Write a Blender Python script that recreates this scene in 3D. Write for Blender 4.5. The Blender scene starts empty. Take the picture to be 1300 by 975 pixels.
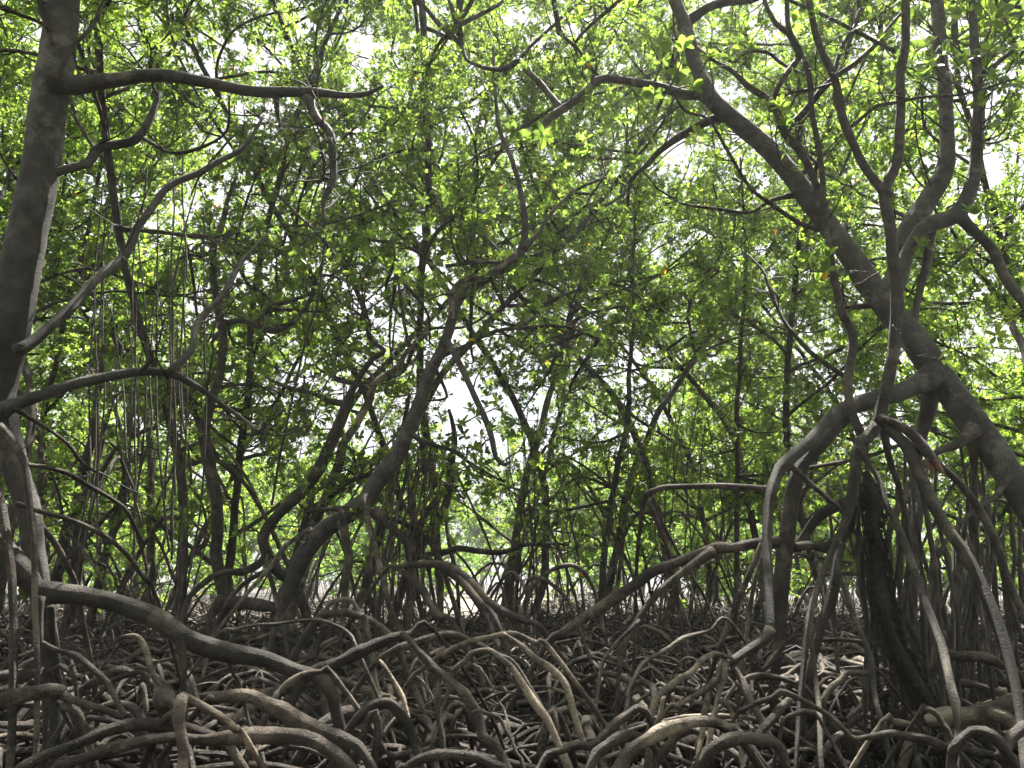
import bpy, math, random
import numpy as np
from mathutils import Vector
sc = bpy.context.scene
rad = math.radians
# ------------------------------------------------------------------ camera
CAMZ = 1.25
PITCH = rad(13.9)
F = 1012.0
cd = bpy.data.cameras.new("camera"); cam = bpy.data.objects.new("camera", cd)
sc.collection.objects.link(cam); sc.camera = cam
cam.location = (0, 0, CAMZ); cam.rotation_euler = (rad(90) + PITCH, 0, 0)
cd.sensor_width = 36; cd.lens = 36 * F / 1300; cd.clip_start = 0.05; cd.clip_end = 2000
# ------------------------------------------------------------------ sky, sun, exposure
SUN_EL, SUN_AZ = rad(62), rad(20)          # azimuth measured from straight ahead, towards the right
w = bpy.data.worlds.new("World"); sc.world = w; w.use_nodes = True
nt = w.node_tree; nt.nodes.clear()
sky = nt.nodes.new("ShaderNodeTexSky"); sky.sky_type = 'NISHITA'; sky.sun_disc = False
sky.sun_elevation = SUN_EL; sky.sun_rotation = SUN_AZ
sky.air_density = 1.0; sky.dust_density = 4.0; sky.ozone_density = 1.0
tc = nt.nodes.new("ShaderNodeTexCoord")
cn = nt.nodes.new("ShaderNodeTexNoise"); cn.inputs["Scale"].default_value = 2.2; cn.inputs["Detail"].default_value = 8
cr = nt.nodes.new("ShaderNodeValToRGB"); cr.color_ramp.elements[0].position = 0.22; cr.color_ramp.elements[1].position = 0.44
mix = nt.nodes.new("ShaderNodeMixRGB"); mix.inputs[2].default_value = (5.5, 5.5, 5.85, 1)   # thin bright cloud
bg = nt.nodes.new("ShaderNodeBackground"); bg.inputs[1].default_value = 0.05
out = nt.nodes.new("ShaderNodeOutputWorld")
nt.links.new(tc.outputs["Generated"], cn.inputs["Vector"]); nt.links.new(cn.outputs["Fac"], cr.inputs[0])
nt.links.new(cr.outputs[0], mix.inputs[0]); nt.links.new(sky.outputs[0], mix.inputs[1])
nt.links.new(mix.outputs[0], bg.inputs[0]); nt.links.new(bg.outputs[0], out.inputs[0])
sl = bpy.data.lights.new("sun", 'SUN'); sl.energy = 5.0; sl.angle = rad(0.55); sl.color = (1.0, 0.95, 0.86)
so = bpy.data.objects.new("sun", sl); sc.collection.objects.link(so)
sd = Vector((math.sin(SUN_AZ) * math.cos(SUN_EL), math.cos(SUN_AZ) * math.cos(SUN_EL), math.sin(SUN_EL)))
so.rotation_euler = sd.to_track_quat('Z', 'Y').to_euler(); so.location = (3, 10, 30)
sc.view_settings.view_transform = 'Standard'; sc.view_settings.look = 'None'
sc.view_settings.exposure = 2.2; sc.view_settings.gamma = 1.0
cy = sc.cycles
cy.max_bounces = 7; cy.diffuse_bounces = 5; cy.glossy_bounces = 2; cy.transmission_bounces = 5
cy.use_denoising = True; cy.sample_clamp_indirect = 6; cy.caustics_reflective = False; cy.caustics_refractive = False
# ------------------------------------------------------------------ helpers
RNG = np.random.default_rng(7); random.seed(7)
def P(x, y, d):
    """point at ground distance d seen at photo pixel x, y; returns the point and its depth along the view axis"""
    u = (x - 650) / F; v = (487.5 - y) / F
    s = d / (math.cos(PITCH) - v * math.sin(PITCH))
    return np.array((u * s, d, CAMZ + s * (math.sin(PITCH) + v * math.cos(PITCH)))), s
def link(o, parent=None):
    sc.collection.objects.link(o)
    if parent is not None: o.parent = parent
    return o
def tag(o, label=None, cat=None, group=None, kind=None):
    for k, v in (("label", label), ("category", cat), ("group", group), ("kind", kind)):
        if v: o[k] = v
    return o
def empty(name, loc, label, cat, group=None):
    o = bpy.data.objects.new(name, None); o.location = loc; o.empty_display_size = 0.2
    link(o); return tag(o, label, cat, group)
def mesh_from(name, V, quads=None, tris=None, attrs=None, mat=None, smooth=True):
    me = bpy.data.meshes.new(name)
    nq = 0 if quads is None else len(quads); ntr = 0 if tris is None else len(tris)
    me.vertices.add(len(V)); me.vertices.foreach_set("co", np.asarray(V, np.float32).ravel())
    idx = []; st = []; c = 0
    if nq: idx.append(np.asarray(quads).ravel()); st.append(np.arange(nq) * 4); c = nq * 4
    if ntr: idx.append(np.asarray(tris).ravel()); st.append(c + np.arange(ntr) * 3); c += ntr * 3
    idx = np.concatenate(idx).astype(np.int32); st = np.concatenate(st).astype(np.int32)
    me.loops.add(len(idx)); me.loops.foreach_set("vertex_index", idx)
    me.polygons.add(nq + ntr); me.polygons.foreach_set("loop_start", st)
    me.update(calc_edges=True)
    me.polygons.foreach_set("use_smooth", np.full(nq + ntr, smooth, dtype=bool))
    for k, a in (attrs or {}).items():
        at = me.attributes.new(k, 'FLOAT', 'POINT'); at.data.foreach_set("value", np.asarray(a, np.float32))
    if mat: me.materials.append(mat)
    return me
class MB:
    def __init__(s): s.V = []; s.Q = []; s.T = []; s.A = []; s.n = 0
    def add(s, V, Q=None, T=None, A=None):
        s.V.append(V)
        if Q is not None and len(Q): s.Q.append(np.asarray(Q) + s.n)
        if T is not None and len(T): s.T.append(np.asarray(T) + s.n)
        s.A.append(np.zeros(len(V)) if A is None else A); s.n += len(V)
    def mesh(s, name, mat, attr="along", off=(0, 0, 0), smooth=True):
        return mesh_from(name, np.concatenate(s.V) - np.array(off), np.concatenate(s.Q) if s.Q else None,
                         np.concatenate(s.T) if s.T else None, {attr: np.concatenate(s.A)}, mat, smooth)
    def build(s, name, mat, parent=None, attr="along", smooth=True):
        off = np.array(parent.location) if parent is not None else (0, 0, 0)
        if parent is not None and parent.parent is not None: off = off + np.array(parent.parent.location)
        o = bpy.data.objects.new(name, s.mesh(name, mat, attr, off, smooth)); return link(o, parent)
def norm(v): return v / (np.linalg.norm(v, axis=-1, keepdims=True) + 1e-9)
def spline(pts, rads, step=0.06):
    pts = np.asarray(pts, float); rads = np.asarray(rads, float)
    if len(pts) < 2: raise ValueError
    a = np.vstack((2 * pts[0] - pts[1], pts, 2 * pts[-1] - pts[-2])); ra = np.concatenate(([rads[0]], rads, [rads[-1]]))
    op = []; orr = []
    for i in range(1, len(a) - 2):
        L = np.linalg.norm(a[i + 1] - a[i]); n = max(2, min(14, int(L / step) + 1))
        t = np.linspace(0, 1, n, endpoint=False)[:, None]
        p0, p1, p2, p3 = a[i - 1], a[i], a[i + 1], a[i + 2]
        op.append(0.5 * (2 * p1 + (p2 - p0) * t + (2 * p0 - 5 * p1 + 4 * p2 - p3) * t * t + (3 * p1 - p0 - 3 * p2 + p3) * t ** 3))
        t = t[:, 0]; orr.append(ra[i] * (1 - t) + ra[i + 1] * t)
    op.append(a[-2:-1]); orr.append(ra[-2:-1])
    return np.concatenate(op), np.concatenate(orr)
def tube(pts, rads, sides=10, rough=0.09, gnarl=0.0, flare=0.0, rng=RNG):
    """a tapering limb with knobbly radius, closed at both ends"""
    pts = np.array(pts, float); rads = np.array(rads, float); n = len(pts)
    al = np.concatenate(([0], np.cumsum(np.linalg.norm(np.diff(pts, axis=0), axis=1))))
    if gnarl:
        for k in range(3):
            f = rng.uniform(2, 7) * (k + 1) * 0.7; ph = rng.uniform(0, 6.28, 3)
            env = np.minimum(1, np.minimum(al, al[-1] - al) / (0.15 + 0.1 * al[-1]))[:, None]
            pts += env * gnarl / (k + 1) * np.sin(al[:, None] * f + ph) * rads.mean()
    T = norm(np.gradient(pts, axis=0))
    N = np.zeros_like(pts); ref = np.array((0.31, 0.2, 0.93)); v = np.cross(T[0], ref)
    if np.linalg.norm(v) < 0.2: v = np.cross(T[0], (1, 0, 0))
    v = norm(v)
    for i in range(n):
        v = v - T[i] * v.dot(T[i]); v = v / np.linalg.norm(v); N[i] = v
    B = np.cross(T, N)
    th = np.arange(sides) / sides * 2 * math.pi
    r = np.ones((n, sides))
    for k in range(5):
        m = rng.integers(0, 4); f = rng.uniform(3, 26); ph = rng.uniform(0, 6.28)
        r += rough * rng.uniform(.3, 1) / (1 + k * .35) * np.sin(m * th[None] + al[:, None] * f + ph) * np.cos(al[:, None] * f * 0.37 + ph * 2)
    r += rng.normal(0, rough * 0.3, (n, sides))
    rr = rads.copy()
    if flare: rr = rr * (1 + flare * np.exp(-al / (rads[0] * 2.2 + 1e-6)))
    r = r * rr[:, None]
    V = pts[:, None] + r[:, :, None] * (np.cos(th)[None, :, None] * N[:, None] + np.sin(th)[None, :, None] * B[:, None])
    i = np.arange(n - 1)[:, None] * sides; j = np.arange(sides)[None]; j2 = (j + 1) % sides
    Q = np.stack((i + j, i + j2, i + sides + j2, i + sides + j), -1).reshape(-1, 4)
    V = np.vstack((V.reshape(-1, 3), pts[0] - T[0] * rads[0] * .5, pts[-1] + T[-1] * rads[-1] * .7))
    c0 = n * sides; jj = np.arange(sides); jn = (jj + 1) % sides; e = (n - 1) * sides
    Tt = np.vstack((np.stack((np.full(sides, c0), jn, jj), -1), np.stack((np.full(sides, c0 + 1), e + jj, e + jn), -1)))
    A = np.concatenate((np.repeat(al, sides), [0, al[-1]]))
    return V, Q, Tt, A
def batch_tubes(PP, RR, sides=4, seed_off=None):
    """many thin tubes at once: PP (n,K,3), RR (n,K)"""
    n, K, _ = PP.shape
    T = norm(np.gradient(PP, axis=1)); ax = norm(PP[:, -1] - PP[:, 0])
    ref = np.where(np.abs(ax[:, 2:3]) > .8, np.array([[1., 0, 0]]), np.array([[0, 0, 1.]]))
    ref = norm(np.cross(ax, ref))[:, None].repeat(K, 1)
    N = norm(ref - T * (ref * T).sum(-1, keepdims=True)); B = np.cross(T, N)
    th = np.arange(sides) / sides * 2 * math.pi
    V = PP[:, :, None] + RR[:, :, None, None] * (np.cos(th)[None, None, :, None] * N[:, :, None] + np.sin(th)[None, None, :, None] * B[:, :, None])
    base = np.arange(n)[:, None, None] * K * sides; i = np.arange(K - 1)[None, :, None] * sides
    j = np.arange(sides)[None, None]; j2 = (j + 1) % sides
    Q = np.stack((base + i + j, base + i + j2, base + i + sides + j2, base + i + sides + j), -1).reshape(-1, 4)
    al = np.cumsum(np.concatenate((np.zeros((n, 1)), np.linalg.norm(np.diff(PP, axis=1), axis=-1)), 1), 1)
    return V.reshape(-1, 3), Q, None, np.repeat(al.reshape(-1), sides)
def leaf_batch(p, D, N, L, W, tint):
    """six-point leaves folded along the midrib"""
    n = len(p); S = np.cross(D, N); L = L[:, None]; W = W[:, None]
    fold = 0.16 * W
    V = np.empty((n, 6, 3))
    V[:, 0] = p
    V[:, 1] = p + D * L * .38 - S * W * .42 + N * fold
    V[:, 2] = p + D * L * .74 - S * W * .46 + N * (fold - .02 * L)
    V[:, 3] = p + D * L - N * L * .09
    V[:, 4] = p + D * L * .74 + S * W * .46 + N * (fold - .02 * L)
    V[:, 5] = p + D * L * .38 + S * W * .42 + N * fold
    b = np.arange(n)[:, None] * 6
    Q = np.concatenate((b + np.array([[0, 1, 2, 3]]), b + np.array([[0, 3, 4, 5]])))
    return V.reshape(-1, 3), Q, None, np.repeat(tint, 6)
def rosettes(tips, axes, per, size, rng):
    """a whorl of leaves round each twig tip"""
    m = len(tips); k = per
    axes = norm(axes + np.array((0, 0, .35)) + rng.normal(0, .25, (m, 3)))
    r1 = norm(np.cross(axes, rng.normal(0, 1, (m, 3)))); r2 = np.cross(axes, r1)
    ph = (np.arange(k)[None] * 2.4 + rng.uniform(0, 6.28, (m, 1)) + rng.normal(0, .25, (m, k)))
    el = rng.uniform(.55, 1.45, (m, k)) + .12 * np.linspace(-1, 1, k)[None]
    R = np.cos(ph)[..., None] * r1[:, None] + np.sin(ph)[..., None] * r2[:, None]
    a = axes[:, None]
    D = a * np.cos(el)[..., None] + R * np.sin(el)[..., None]; N = a * np.sin(el)[..., None] - R * np.cos(el)[..., None]
    D = norm(D + rng.normal(0, .13, D.shape)); S = norm(np.cross(D, N)); N = np.cross(S, D)
    L = size * rng.uniform(.72, 1.15, (m, k)); p = tips[:, None] + R * .006 - a * rng.uniform(0, .05, (m, k))[..., None]
    tint = np.clip(rng.normal(.45, .2, (m, 1)) + rng.normal(0, .13, (m, k)), 0, .86)
    tint = np.where(rng.random((m, k)) < .004, rng.uniform(.94, 1, (m, k)), tint)
    f = lambda q: q.reshape(-1, 3)
    return f(p), f(D), f(N), L.ravel(), (L * rng.uniform(.4, .5, (m, k))).ravel(), tint.ravel()
def walk(p, d, n, step, wob, up=0.0, rng=RNG):
    pts = [np.array(p, float)]; d = norm(np.array(d, float)); bend = rng.normal(0, wob, 3)
    for _ in range(n):
        bend = bend * .55 + rng.normal(0, wob, 3)
        d = norm(d + bend + np.array((0, 0, up))); pts.append(pts[-1] + d * step * rng.uniform(.8, 1.2))
    return np.array(pts)
# ------------------------------------------------------------------ materials
def ramp(nd, stops):
    e = nd.color_ramp.elements
    while len(e) < len(stops): e.new(0.5)
    for q, (pos, c) in zip(e, stops): q.position = pos; q.color = (*c, 1)
def new_mat(name):
    m = bpy.data.materials.new(name); m.use_nodes = True; n = m.node_tree.nodes
    return m, n, m.node_tree.links, n["Principled BSDF"]
def noise(n, l, scale, detail=5, vec=None, rough=.6):
    q = n.new("ShaderNodeTexNoise"); q.inputs["Scale"].default_value = scale; q.inputs["Detail"].default_value = detail
    q.inputs["Roughness"].default_value = rough
    if vec is not None: l.new(vec, q.inputs["Vector"])
    return q
def bark(name, dark, mid, pale, lich=.6, mud=True, bump=.8, rings=.35, rgh=.82):
    m, n, l, b = new_mat(name)
    geo = n.new("ShaderNodeNewGeometry"); pos = geo.outputs["Position"]
    a = noise(n, l, 9, 6, pos); r = n.new("ShaderNodeValToRGB"); ramp(r, [(.3, dark), (.52, mid), (.75, pale)]); l.new(a.outputs[0], r.inputs[0])
    s = noise(n, l, 3.1, 7, pos, .7); rs = n.new("ShaderNodeValToRGB"); ramp(rs, [(lich - .02, (0, 0, 0)), (lich + .05, (1, 1, 1))]); l.new(s.outputs[0], rs.inputs[0])
    fs = noise(n, l, 55, 4, pos); mul = n.new("ShaderNodeMath"); mul.operation = 'MULTIPLY'; l.new(rs.outputs[0], mul.inputs[0]); l.new(fs.outputs[0], mul.inputs[1])
    mx = n.new("ShaderNodeMixRGB"); l.new(mul.outputs[0], mx.inputs[0]); l.new(r.outputs[0], mx.inputs[1]); mx.inputs[2].default_value = (pale[0] * 1.7, pale[1] * 1.7, pale[2] * 1.6, 1)
    # dark specks and scars
    v = n.new("ShaderNodeTexVoronoi"); v.inputs["Scale"].default_value = 42; l.new(pos, v.inputs["Vector"])
    vr = n.new("ShaderNodeValToRGB"); ramp(vr, [(.06, (.35, .33, .3)), (.2, (1, 1, 1))]); l.new(v.outputs["Distance"], vr.inputs[0])
    mm = n.new("ShaderNodeMixRGB"); mm.blend_type = 'MULTIPLY'; mm.inputs[0].default_value = .7; l.new(mx.outputs[0], mm.inputs[1]); l.new(vr.outputs[0], mm.inputs[2])
    st = noise(n, l, 1.6, 5, pos, .65); sr = n.new("ShaderNodeValToRGB"); ramp(sr, [(.38, (.55, .55, .53)), (.5, (1, 1, 1)), (.66, (1.3, 1.28, 1.22))]); l.new(st.outputs[0], sr.inputs[0])
    ms_ = n.new("ShaderNodeMixRGB"); ms_.blend_type = 'MULTIPLY'; ms_.inputs[0].default_value = 1; l.new(mm.outputs[0], ms_.inputs[1]); l.new(sr.outputs[0], ms_.inputs[2])
    col = ms_.outputs[0]
    if mud:   # tide's mud and silt coat, darkened and raised to paint shade between roots
        sep = n.new("ShaderNodeSeparateXYZ"); l.new(pos, sep.inputs[0])
        ad = n.new("ShaderNodeMath"); ad.operation = 'MULTIPLY_ADD'; l.new(a.outputs[0], ad.inputs[0]); ad.inputs[1].default_value = .5; l.new(sep.outputs[2], ad.inputs[2])
        mr = n.new("ShaderNodeMapRange"); mr.inputs[1].default_value = .52; mr.inputs[2].default_value = .78; l.new(ad.outputs[0], mr.inputs[0])
        m2 = n.new("ShaderNodeMixRGB"); l.new(mr.outputs[0], m2.inputs[0]); m2.inputs[1].default_value = (.030, .024, .018, 1); l.new(col, m2.inputs[2]); col = m2.outputs[0]
        # shells and barnacles crusted on in colonies below the tide mark
        bv = n.new("ShaderNodeTexVoronoi"); bv.inputs["Scale"].default_value = 75; l.new(pos, bv.inputs["Vector"])
        bt = n.new("ShaderNodeMath"); bt.operation = 'LESS_THAN'; bt.inputs[1].default_value = .26; l.new(bv.outputs["Distance"], bt.inputs[0])
        bc = noise(n, l, 4.3, 3, pos); bg_ = n.new("ShaderNodeMath"); bg_.operation = 'GREATER_THAN'; bg_.inputs[1].default_value = .58; l.new(bc.outputs[0], bg_.inputs[0])
        bz = n.new("ShaderNodeMath"); bz.operation = 'LESS_THAN'; bz.inputs[1].default_value = .85; l.new(ad.outputs[0], bz.inputs[0])
        b1 = n.new("ShaderNodeMath"); b1.operation = 'MULTIPLY'; l.new(bt.outputs[0], b1.inputs[0]); l.new(bg_.outputs[0], b1.inputs[1])
        b2 = n.new("ShaderNodeMath"); b2.operation = 'MULTIPLY'; l.new(b1.outputs[0], b2.inputs[0]); l.new(bz.outputs[0], b2.inputs[1])
        m3 = n.new("ShaderNodeMixRGB"); l.new(b2.outputs[0], m3.inputs[0]); l.new(col, m3.inputs[1]); m3.inputs[2].default_value = (.30, .27, .22, 1); col = m3.outputs[0]
    l.new(col, b.inputs["Base Color"]); b.inputs["Roughness"].default_value = rgh
    b.inputs["Specular IOR Level"].default_value = .35
    at = n.new("ShaderNodeAttribute"); at.attribute_name = "along"
    wv = noise(n, l, 1.0, 3); cx = n.new("ShaderNodeCombineXYZ"); sc_ = n.new("ShaderNodeMath"); sc_.operation = 'MULTIPLY'; sc_.inputs[1].default_value = 55
    l.new(at.outputs["Fac"], sc_.inputs[0]); l.new(sc_.outputs[0], cx.inputs[0]); l.new(cx.outputs[0], wv.inputs["Vector"])
    fine = noise(n, l, 95, 6, pos, .7)
    add = n.new("ShaderNodeMath"); add.operation = 'MULTIPLY_ADD'; l.new(wv.outputs[0], add.inputs[0]); add.inputs[1].default_value = rings; l.new(fine.outputs[0], add.inputs[2])
    add2 = n.new("ShaderNodeMath"); add2.operation = 'ADD'; l.new(add.outputs[0], add2.inputs[0]); l.new(a.outputs[0], add2.inputs[1])
    bp = n.new("ShaderNodeBump"); bp.inputs["Strength"].default_value = bump; bp.inputs["Distance"].default_value = .03
    l.new(add2.outputs[0], bp.inputs["Height"]); l.new(bp.outputs[0], b.inputs["Normal"])
    return m
M_TRUNK = bark("bark_grey", (.056, .052, .047), (.092, .086, .079), (.165, .156, .144), .57, rgh=.7)
M_BARK = bark("bark_dark", (.028, .024, .020), (.056, .048, .040), (.12, .106, .088), .56, rgh=.68)
M_ROOT = bark("bark_root", (.033, .026, .022), (.076, .060, .050), (.19, .158, .132), .54, bump=.9, rgh=.62)
M_PALE = bark("bark_pale_root", (.064, .050, .041), (.15, .120, .098), (.33, .275, .225), .52, rings=.5, rgh=.66)  # pale root bark; its light tone also stands in for sun highlights
M_SHAGGY = bark("bark_shaggy", (.025, .022, .018), (.045, .04, .032), (.07, .06, .048), .8, bump=1.0)
M_WOOD = bark("broken_wood", (.16, .075, .05), (.26, .14, .10), (.36, .24, .18), .7, mud=False)
M_FAR = bark("bark_far", (0.0372, 0.0322, 0.0273), (0.062, 0.0546, 0.0459), (0.1054, 0.0961, 0.0806), .55)
def leaf_mat(name, dk, md, lt, yl):
    m, n, l, b = new_mat(name)
    at = n.new("ShaderNodeAttribute"); at.attribute_name = "tint"
    r = n.new("ShaderNodeValToRGB"); ramp(r, [(0, dk), (.45, md), (.88, lt), (.93, yl), (1, (.5, .2, .02))]); l.new(at.outputs["Fac"], r.inputs[0])
    l.new(r.outputs[0], b.inputs["Base Color"]); b.inputs["Roughness"].default_value = .3; b.inputs["Specular IOR Level"].default_value = .6
    tr = n.new("ShaderNodeBsdfTranslucent")
    tm = n.new("ShaderNodeMixRGB"); tm.blend_type = 'MULTIPLY'; tm.inputs[0].default_value = 1; tm.inputs[2].default_value = (3.1, 3.3, 1.6, 1); l.new(r.outputs[0], tm.inputs[1]); l.new(tm.outputs[0], tr.inputs[0])
    ms = n.new("ShaderNodeMixShader"); ms.inputs[0].default_value = .64; l.new(b.outputs[0], ms.inputs[1]); l.new(tr.outputs[0], ms.inputs[2])
    l.new(ms.outputs[0], n["Material Output"].inputs[0]); return m
M_LEAF = leaf_mat("mangrove_leaf", (.045, .068, .024), (.09, .132, .038), (.145, .195, .05), (.42, .30, .03))
M_LEAF_FAR = leaf_mat("mangrove_leaf_young", (.05, .082, .03), (.085, .132, .045), (.13, .19, .06), (.35, .27, .06))
def mud_mat():
    m, n, l, b = new_mat("wet_mud"); geo = n.new("ShaderNodeNewGeometry"); pos = geo.outputs["Position"]
    a = noise(n, l, 1.7, 8, pos, .65); r = n.new("ShaderNodeValToRGB"); ramp(r, [(.3, (.022, .018, .013)), (.5, (.045, .037, .027)), (.7, (.085, .07, .052))]); l.new(a.outputs[0], r.inputs[0])
    l.new(r.outputs[0], b.inputs["Base Color"])
    rr = n.new("ShaderNodeMapRange"); rr.inputs[1].default_value = .35; rr.inputs[2].default_value = .6; rr.inputs[3].default_value = .35; rr.inputs[4].default_value = .8; l.new(a.outputs[0], rr.inputs[0]); l.new(rr.outputs[0], b.inputs["Roughness"])
    f = noise(n, l, 22, 8, pos, .7); bp = n.new("ShaderNodeBump"); bp.inputs["Strength"].default_value = .8; bp.inputs["Distance"].default_value = .04; l.new(f.outputs[0], bp.inputs["Height"]); l.new(bp.outputs[0], b.inputs["Normal"])
    return m
def simple(name, c1, c2, scale, rgh=.8, bump=.4):
    m, n, l, b = new_mat(name); geo = n.new("ShaderNodeNewGeometry")
    a = noise(n, l, scale, 7, geo.outputs["Position"]); r = n.new("ShaderNodeValToRGB"); ramp(r, [(.35, c1), (.65, c2)]); l.new(a.outputs[0], r.inputs[0])
    l.new(r.outputs[0], b.inputs["Base Color"]); b.inputs["Roughness"].default_value = rgh
    bp = n.new("ShaderNodeBump"); bp.inputs["Strength"].default_value = bump; bp.inputs["Distance"].default_value = .03; l.new(a.outputs[0], bp.inputs["Height"]); l.new(bp.outputs[0], b.inputs["Normal"])
    return m
M_MUD = mud_mat()
M_FLAT = simple("sandy_flat", (.20, .175, .12), (.29, .25, .18), .8)
M_LITTER = simple("dead_leaf", (.10, .065, .03), (.22, .15, .07), 9)
# ------------------------------------------------------------------ ground
def ground():
    gx = np.concatenate((np.linspace(-400, -14, 14), np.linspace(-13, 13, 130), np.linspace(14, 400, 14)))
    gy = np.concatenate((np.linspace(-60, -3, 8), np.linspace(-2, 30, 160), np.linspace(31, 600, 26)))
    X, Y = np.meshgrid(gx, gy); Z = np.zeros_like(X)
    for k in range(9):
        f = .7 * 1.45 ** k; a = .055 / (1 + .55 * k); t = RNG.uniform(0, 6.28)
        Z += a * np.sin(X * f * math.cos(t) + Y * f * math.sin(t) + RNG.uniform(0, 6)) * np.cos(X * f * .7 * math.sin(t) - Y * f * .7 * math.cos(t) + 1)
    Z *= np.clip((40 - np.hypot(X, Y)) / 10, 0, 1)
    V = np.stack((X, Y, Z), -1).reshape(-1, 3); nx = len(gx); i = np.arange(len(gy) - 1)[:, None] * nx + np.arange(nx - 1)[None]
    Q = np.stack((i, i + 1, i + nx + 1, i + nx), -1).reshape(-1, 4)
    tag(link(bpy.data.objects.new("muddy_ground", mesh_from("muddy_ground", V, Q, mat=M_MUD))), kind="structure", label="dark wet mud under the tangle of roots")
    # open sandy flat that shows bright beyond the root belt
    n = 40; th = np.linspace(0, 2 * math.pi, n, endpoint=False)
    rr = 1 + .12 * np.sin(3 * th + 1) + .07 * np.sin(7 * th)
    V = np.stack((-2.6 + 5.5 * rr * np.cos(th), 56 + 22 * rr * np.sin(th), np.full(n, .03)), -1)
    V = np.vstack((V, (-2.6, 56, .03))); T = np.stack((np.full(n, n), np.arange(n), (np.arange(n) + 1) % n), -1)
    tag(link(bpy.data.objects.new("sandy_clearing", mesh_from("sandy_clearing", V, None, T, mat=M_FLAT))), kind="structure", label="sunlit sandy clearing beyond the root belt")
ground()
# ------------------------------------------------------------------ traced limbs
def parse(s): return [tuple(float(v) for v in q.split(",")) for q in s.split()]
def trace(spec, d, d1=None, ground_end=False, ground_start=False, root_depth=.12):
    q = parse(spec); n = len(q); d1 = d if d1 is None else d1
    xy = np.array([(a[0], a[1]) for a in q]); s = np.concatenate(([0], np.cumsum(np.hypot(*np.diff(xy, axis=0).T)))); s /= s[-1]
    pts = []; rs = []
    for a, t in zip(q, s):
        p, dep = P(a[0], a[1], d + (d1 - d) * t); pts.append(p); rs.append(a[2] * .445 * dep / F)
    def ext(pts, rs):
        p = pts[-1]; v = norm(pts[-1] - pts[-2]); h = p[2]
        if h > .02:
            hv = np.array((v[0], v[1], 0)) * min(1.0, .9)
            pts += [p + hv * h * .45 + np.array((0, 0, -h * .55)), p + hv * h * .62 + np.array((0, 0, -h - root_depth))]; rs += [rs[-1] * .95, rs[-1] * .85]
    if ground_end: ext(pts, rs)
    if ground_start:
        pts.reverse(); rs.reverse(); ext(pts, rs); pts.reverse(); rs.reverse()
    return pts, rs
class Tree:
    def __init__(s, name, label, cat, base, group=None):
        s.e = empty(name, base, label, cat, group); s.paths = []
    def limb(s, name, mat, spec, d, d1=None, ge=False, gs=False, sides=12, rough=.07, gnarl=.35, flare=.25, keep=True, label=None, step=.06):
        p, r = trace(spec, d, d1, ge, gs); p, r = spline(p, r, step if name == 'trunk' or d < 7 else step * 2)
        mb = MB(); mb.add(*tube(p, r, sides if d < 7 else min(sides, 10), rough, gnarl, flare)); o = mb.build(name, mat, s.e)
        if label: o["label"] = label
        if keep: s.paths.append((p, r))
        return o
def sprigs(tree, n, length, levels=2, leafy=0.0, size=.1, mat=M_BARK, r0=.012, paths=None, up=.04, per=7, zmin=1.2, rng=None, lo=.25, wob=.2, crown="crown", tw="twigs", lmat=None):
    """wiry side twigs off the traced limbs, with leaf whorls where leafy > 0"""
    rng = rng or np.random.default_rng(len(tree.paths) * 31 + n)
    paths = paths or tree.paths; mb = MB(); tips = []; ax = []
    for _ in range(n):
        p, r = paths[rng.integers(len(paths))]; i = rng.integers(int(len(p) * lo), len(p))
        if p[i][2] < zmin: continue
        d = norm(rng.normal(0, 1, 3) + np.array((0, 0, .5)))
        stack = [(p[i], d, length * rng.uniform(.5, 1.2), min(r0, r[i] * .8), levels)]
        while stack:
            q, dd, L, rr, lv = stack.pop(); k = 7
            w_ = walk(q, dd, k, L / k, wob, up, rng); ra = np.linspace(rr, rr * .45, k + 1)
            mb.add(*batch_tubes(w_[None], ra[None], 5 if rr > .008 else 4))
            if lv > 0:
                for c in range(rng.integers(2, 5)):
                    j = rng.integers(2, k + 1); t = norm(w_[j] - w_[j - 1])
                    stack.append((w_[j], norm(t + rng.normal(0, .65, 3)), L * rng.uniform(.35, .65), ra[j] * .75, lv - 1))
            if leafy and lv <= 1 and rng.random() < leafy:
                tips.append(w_[-1]); ax.append(norm(w_[-1] - w_[-2]))
    o = mb.build(tw, mat, tree.e); o["kind"] = "stuff"
    if tips:
        m2 = MB(); m2.add(*leaf_batch(*rosettes(np.array(tips), np.array(ax), per, size, rng))); c = m2.build(crown, lmat or M_LEAF, tree.e, "tint"); c["kind"] = "stuff"
    return tips, ax
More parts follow.
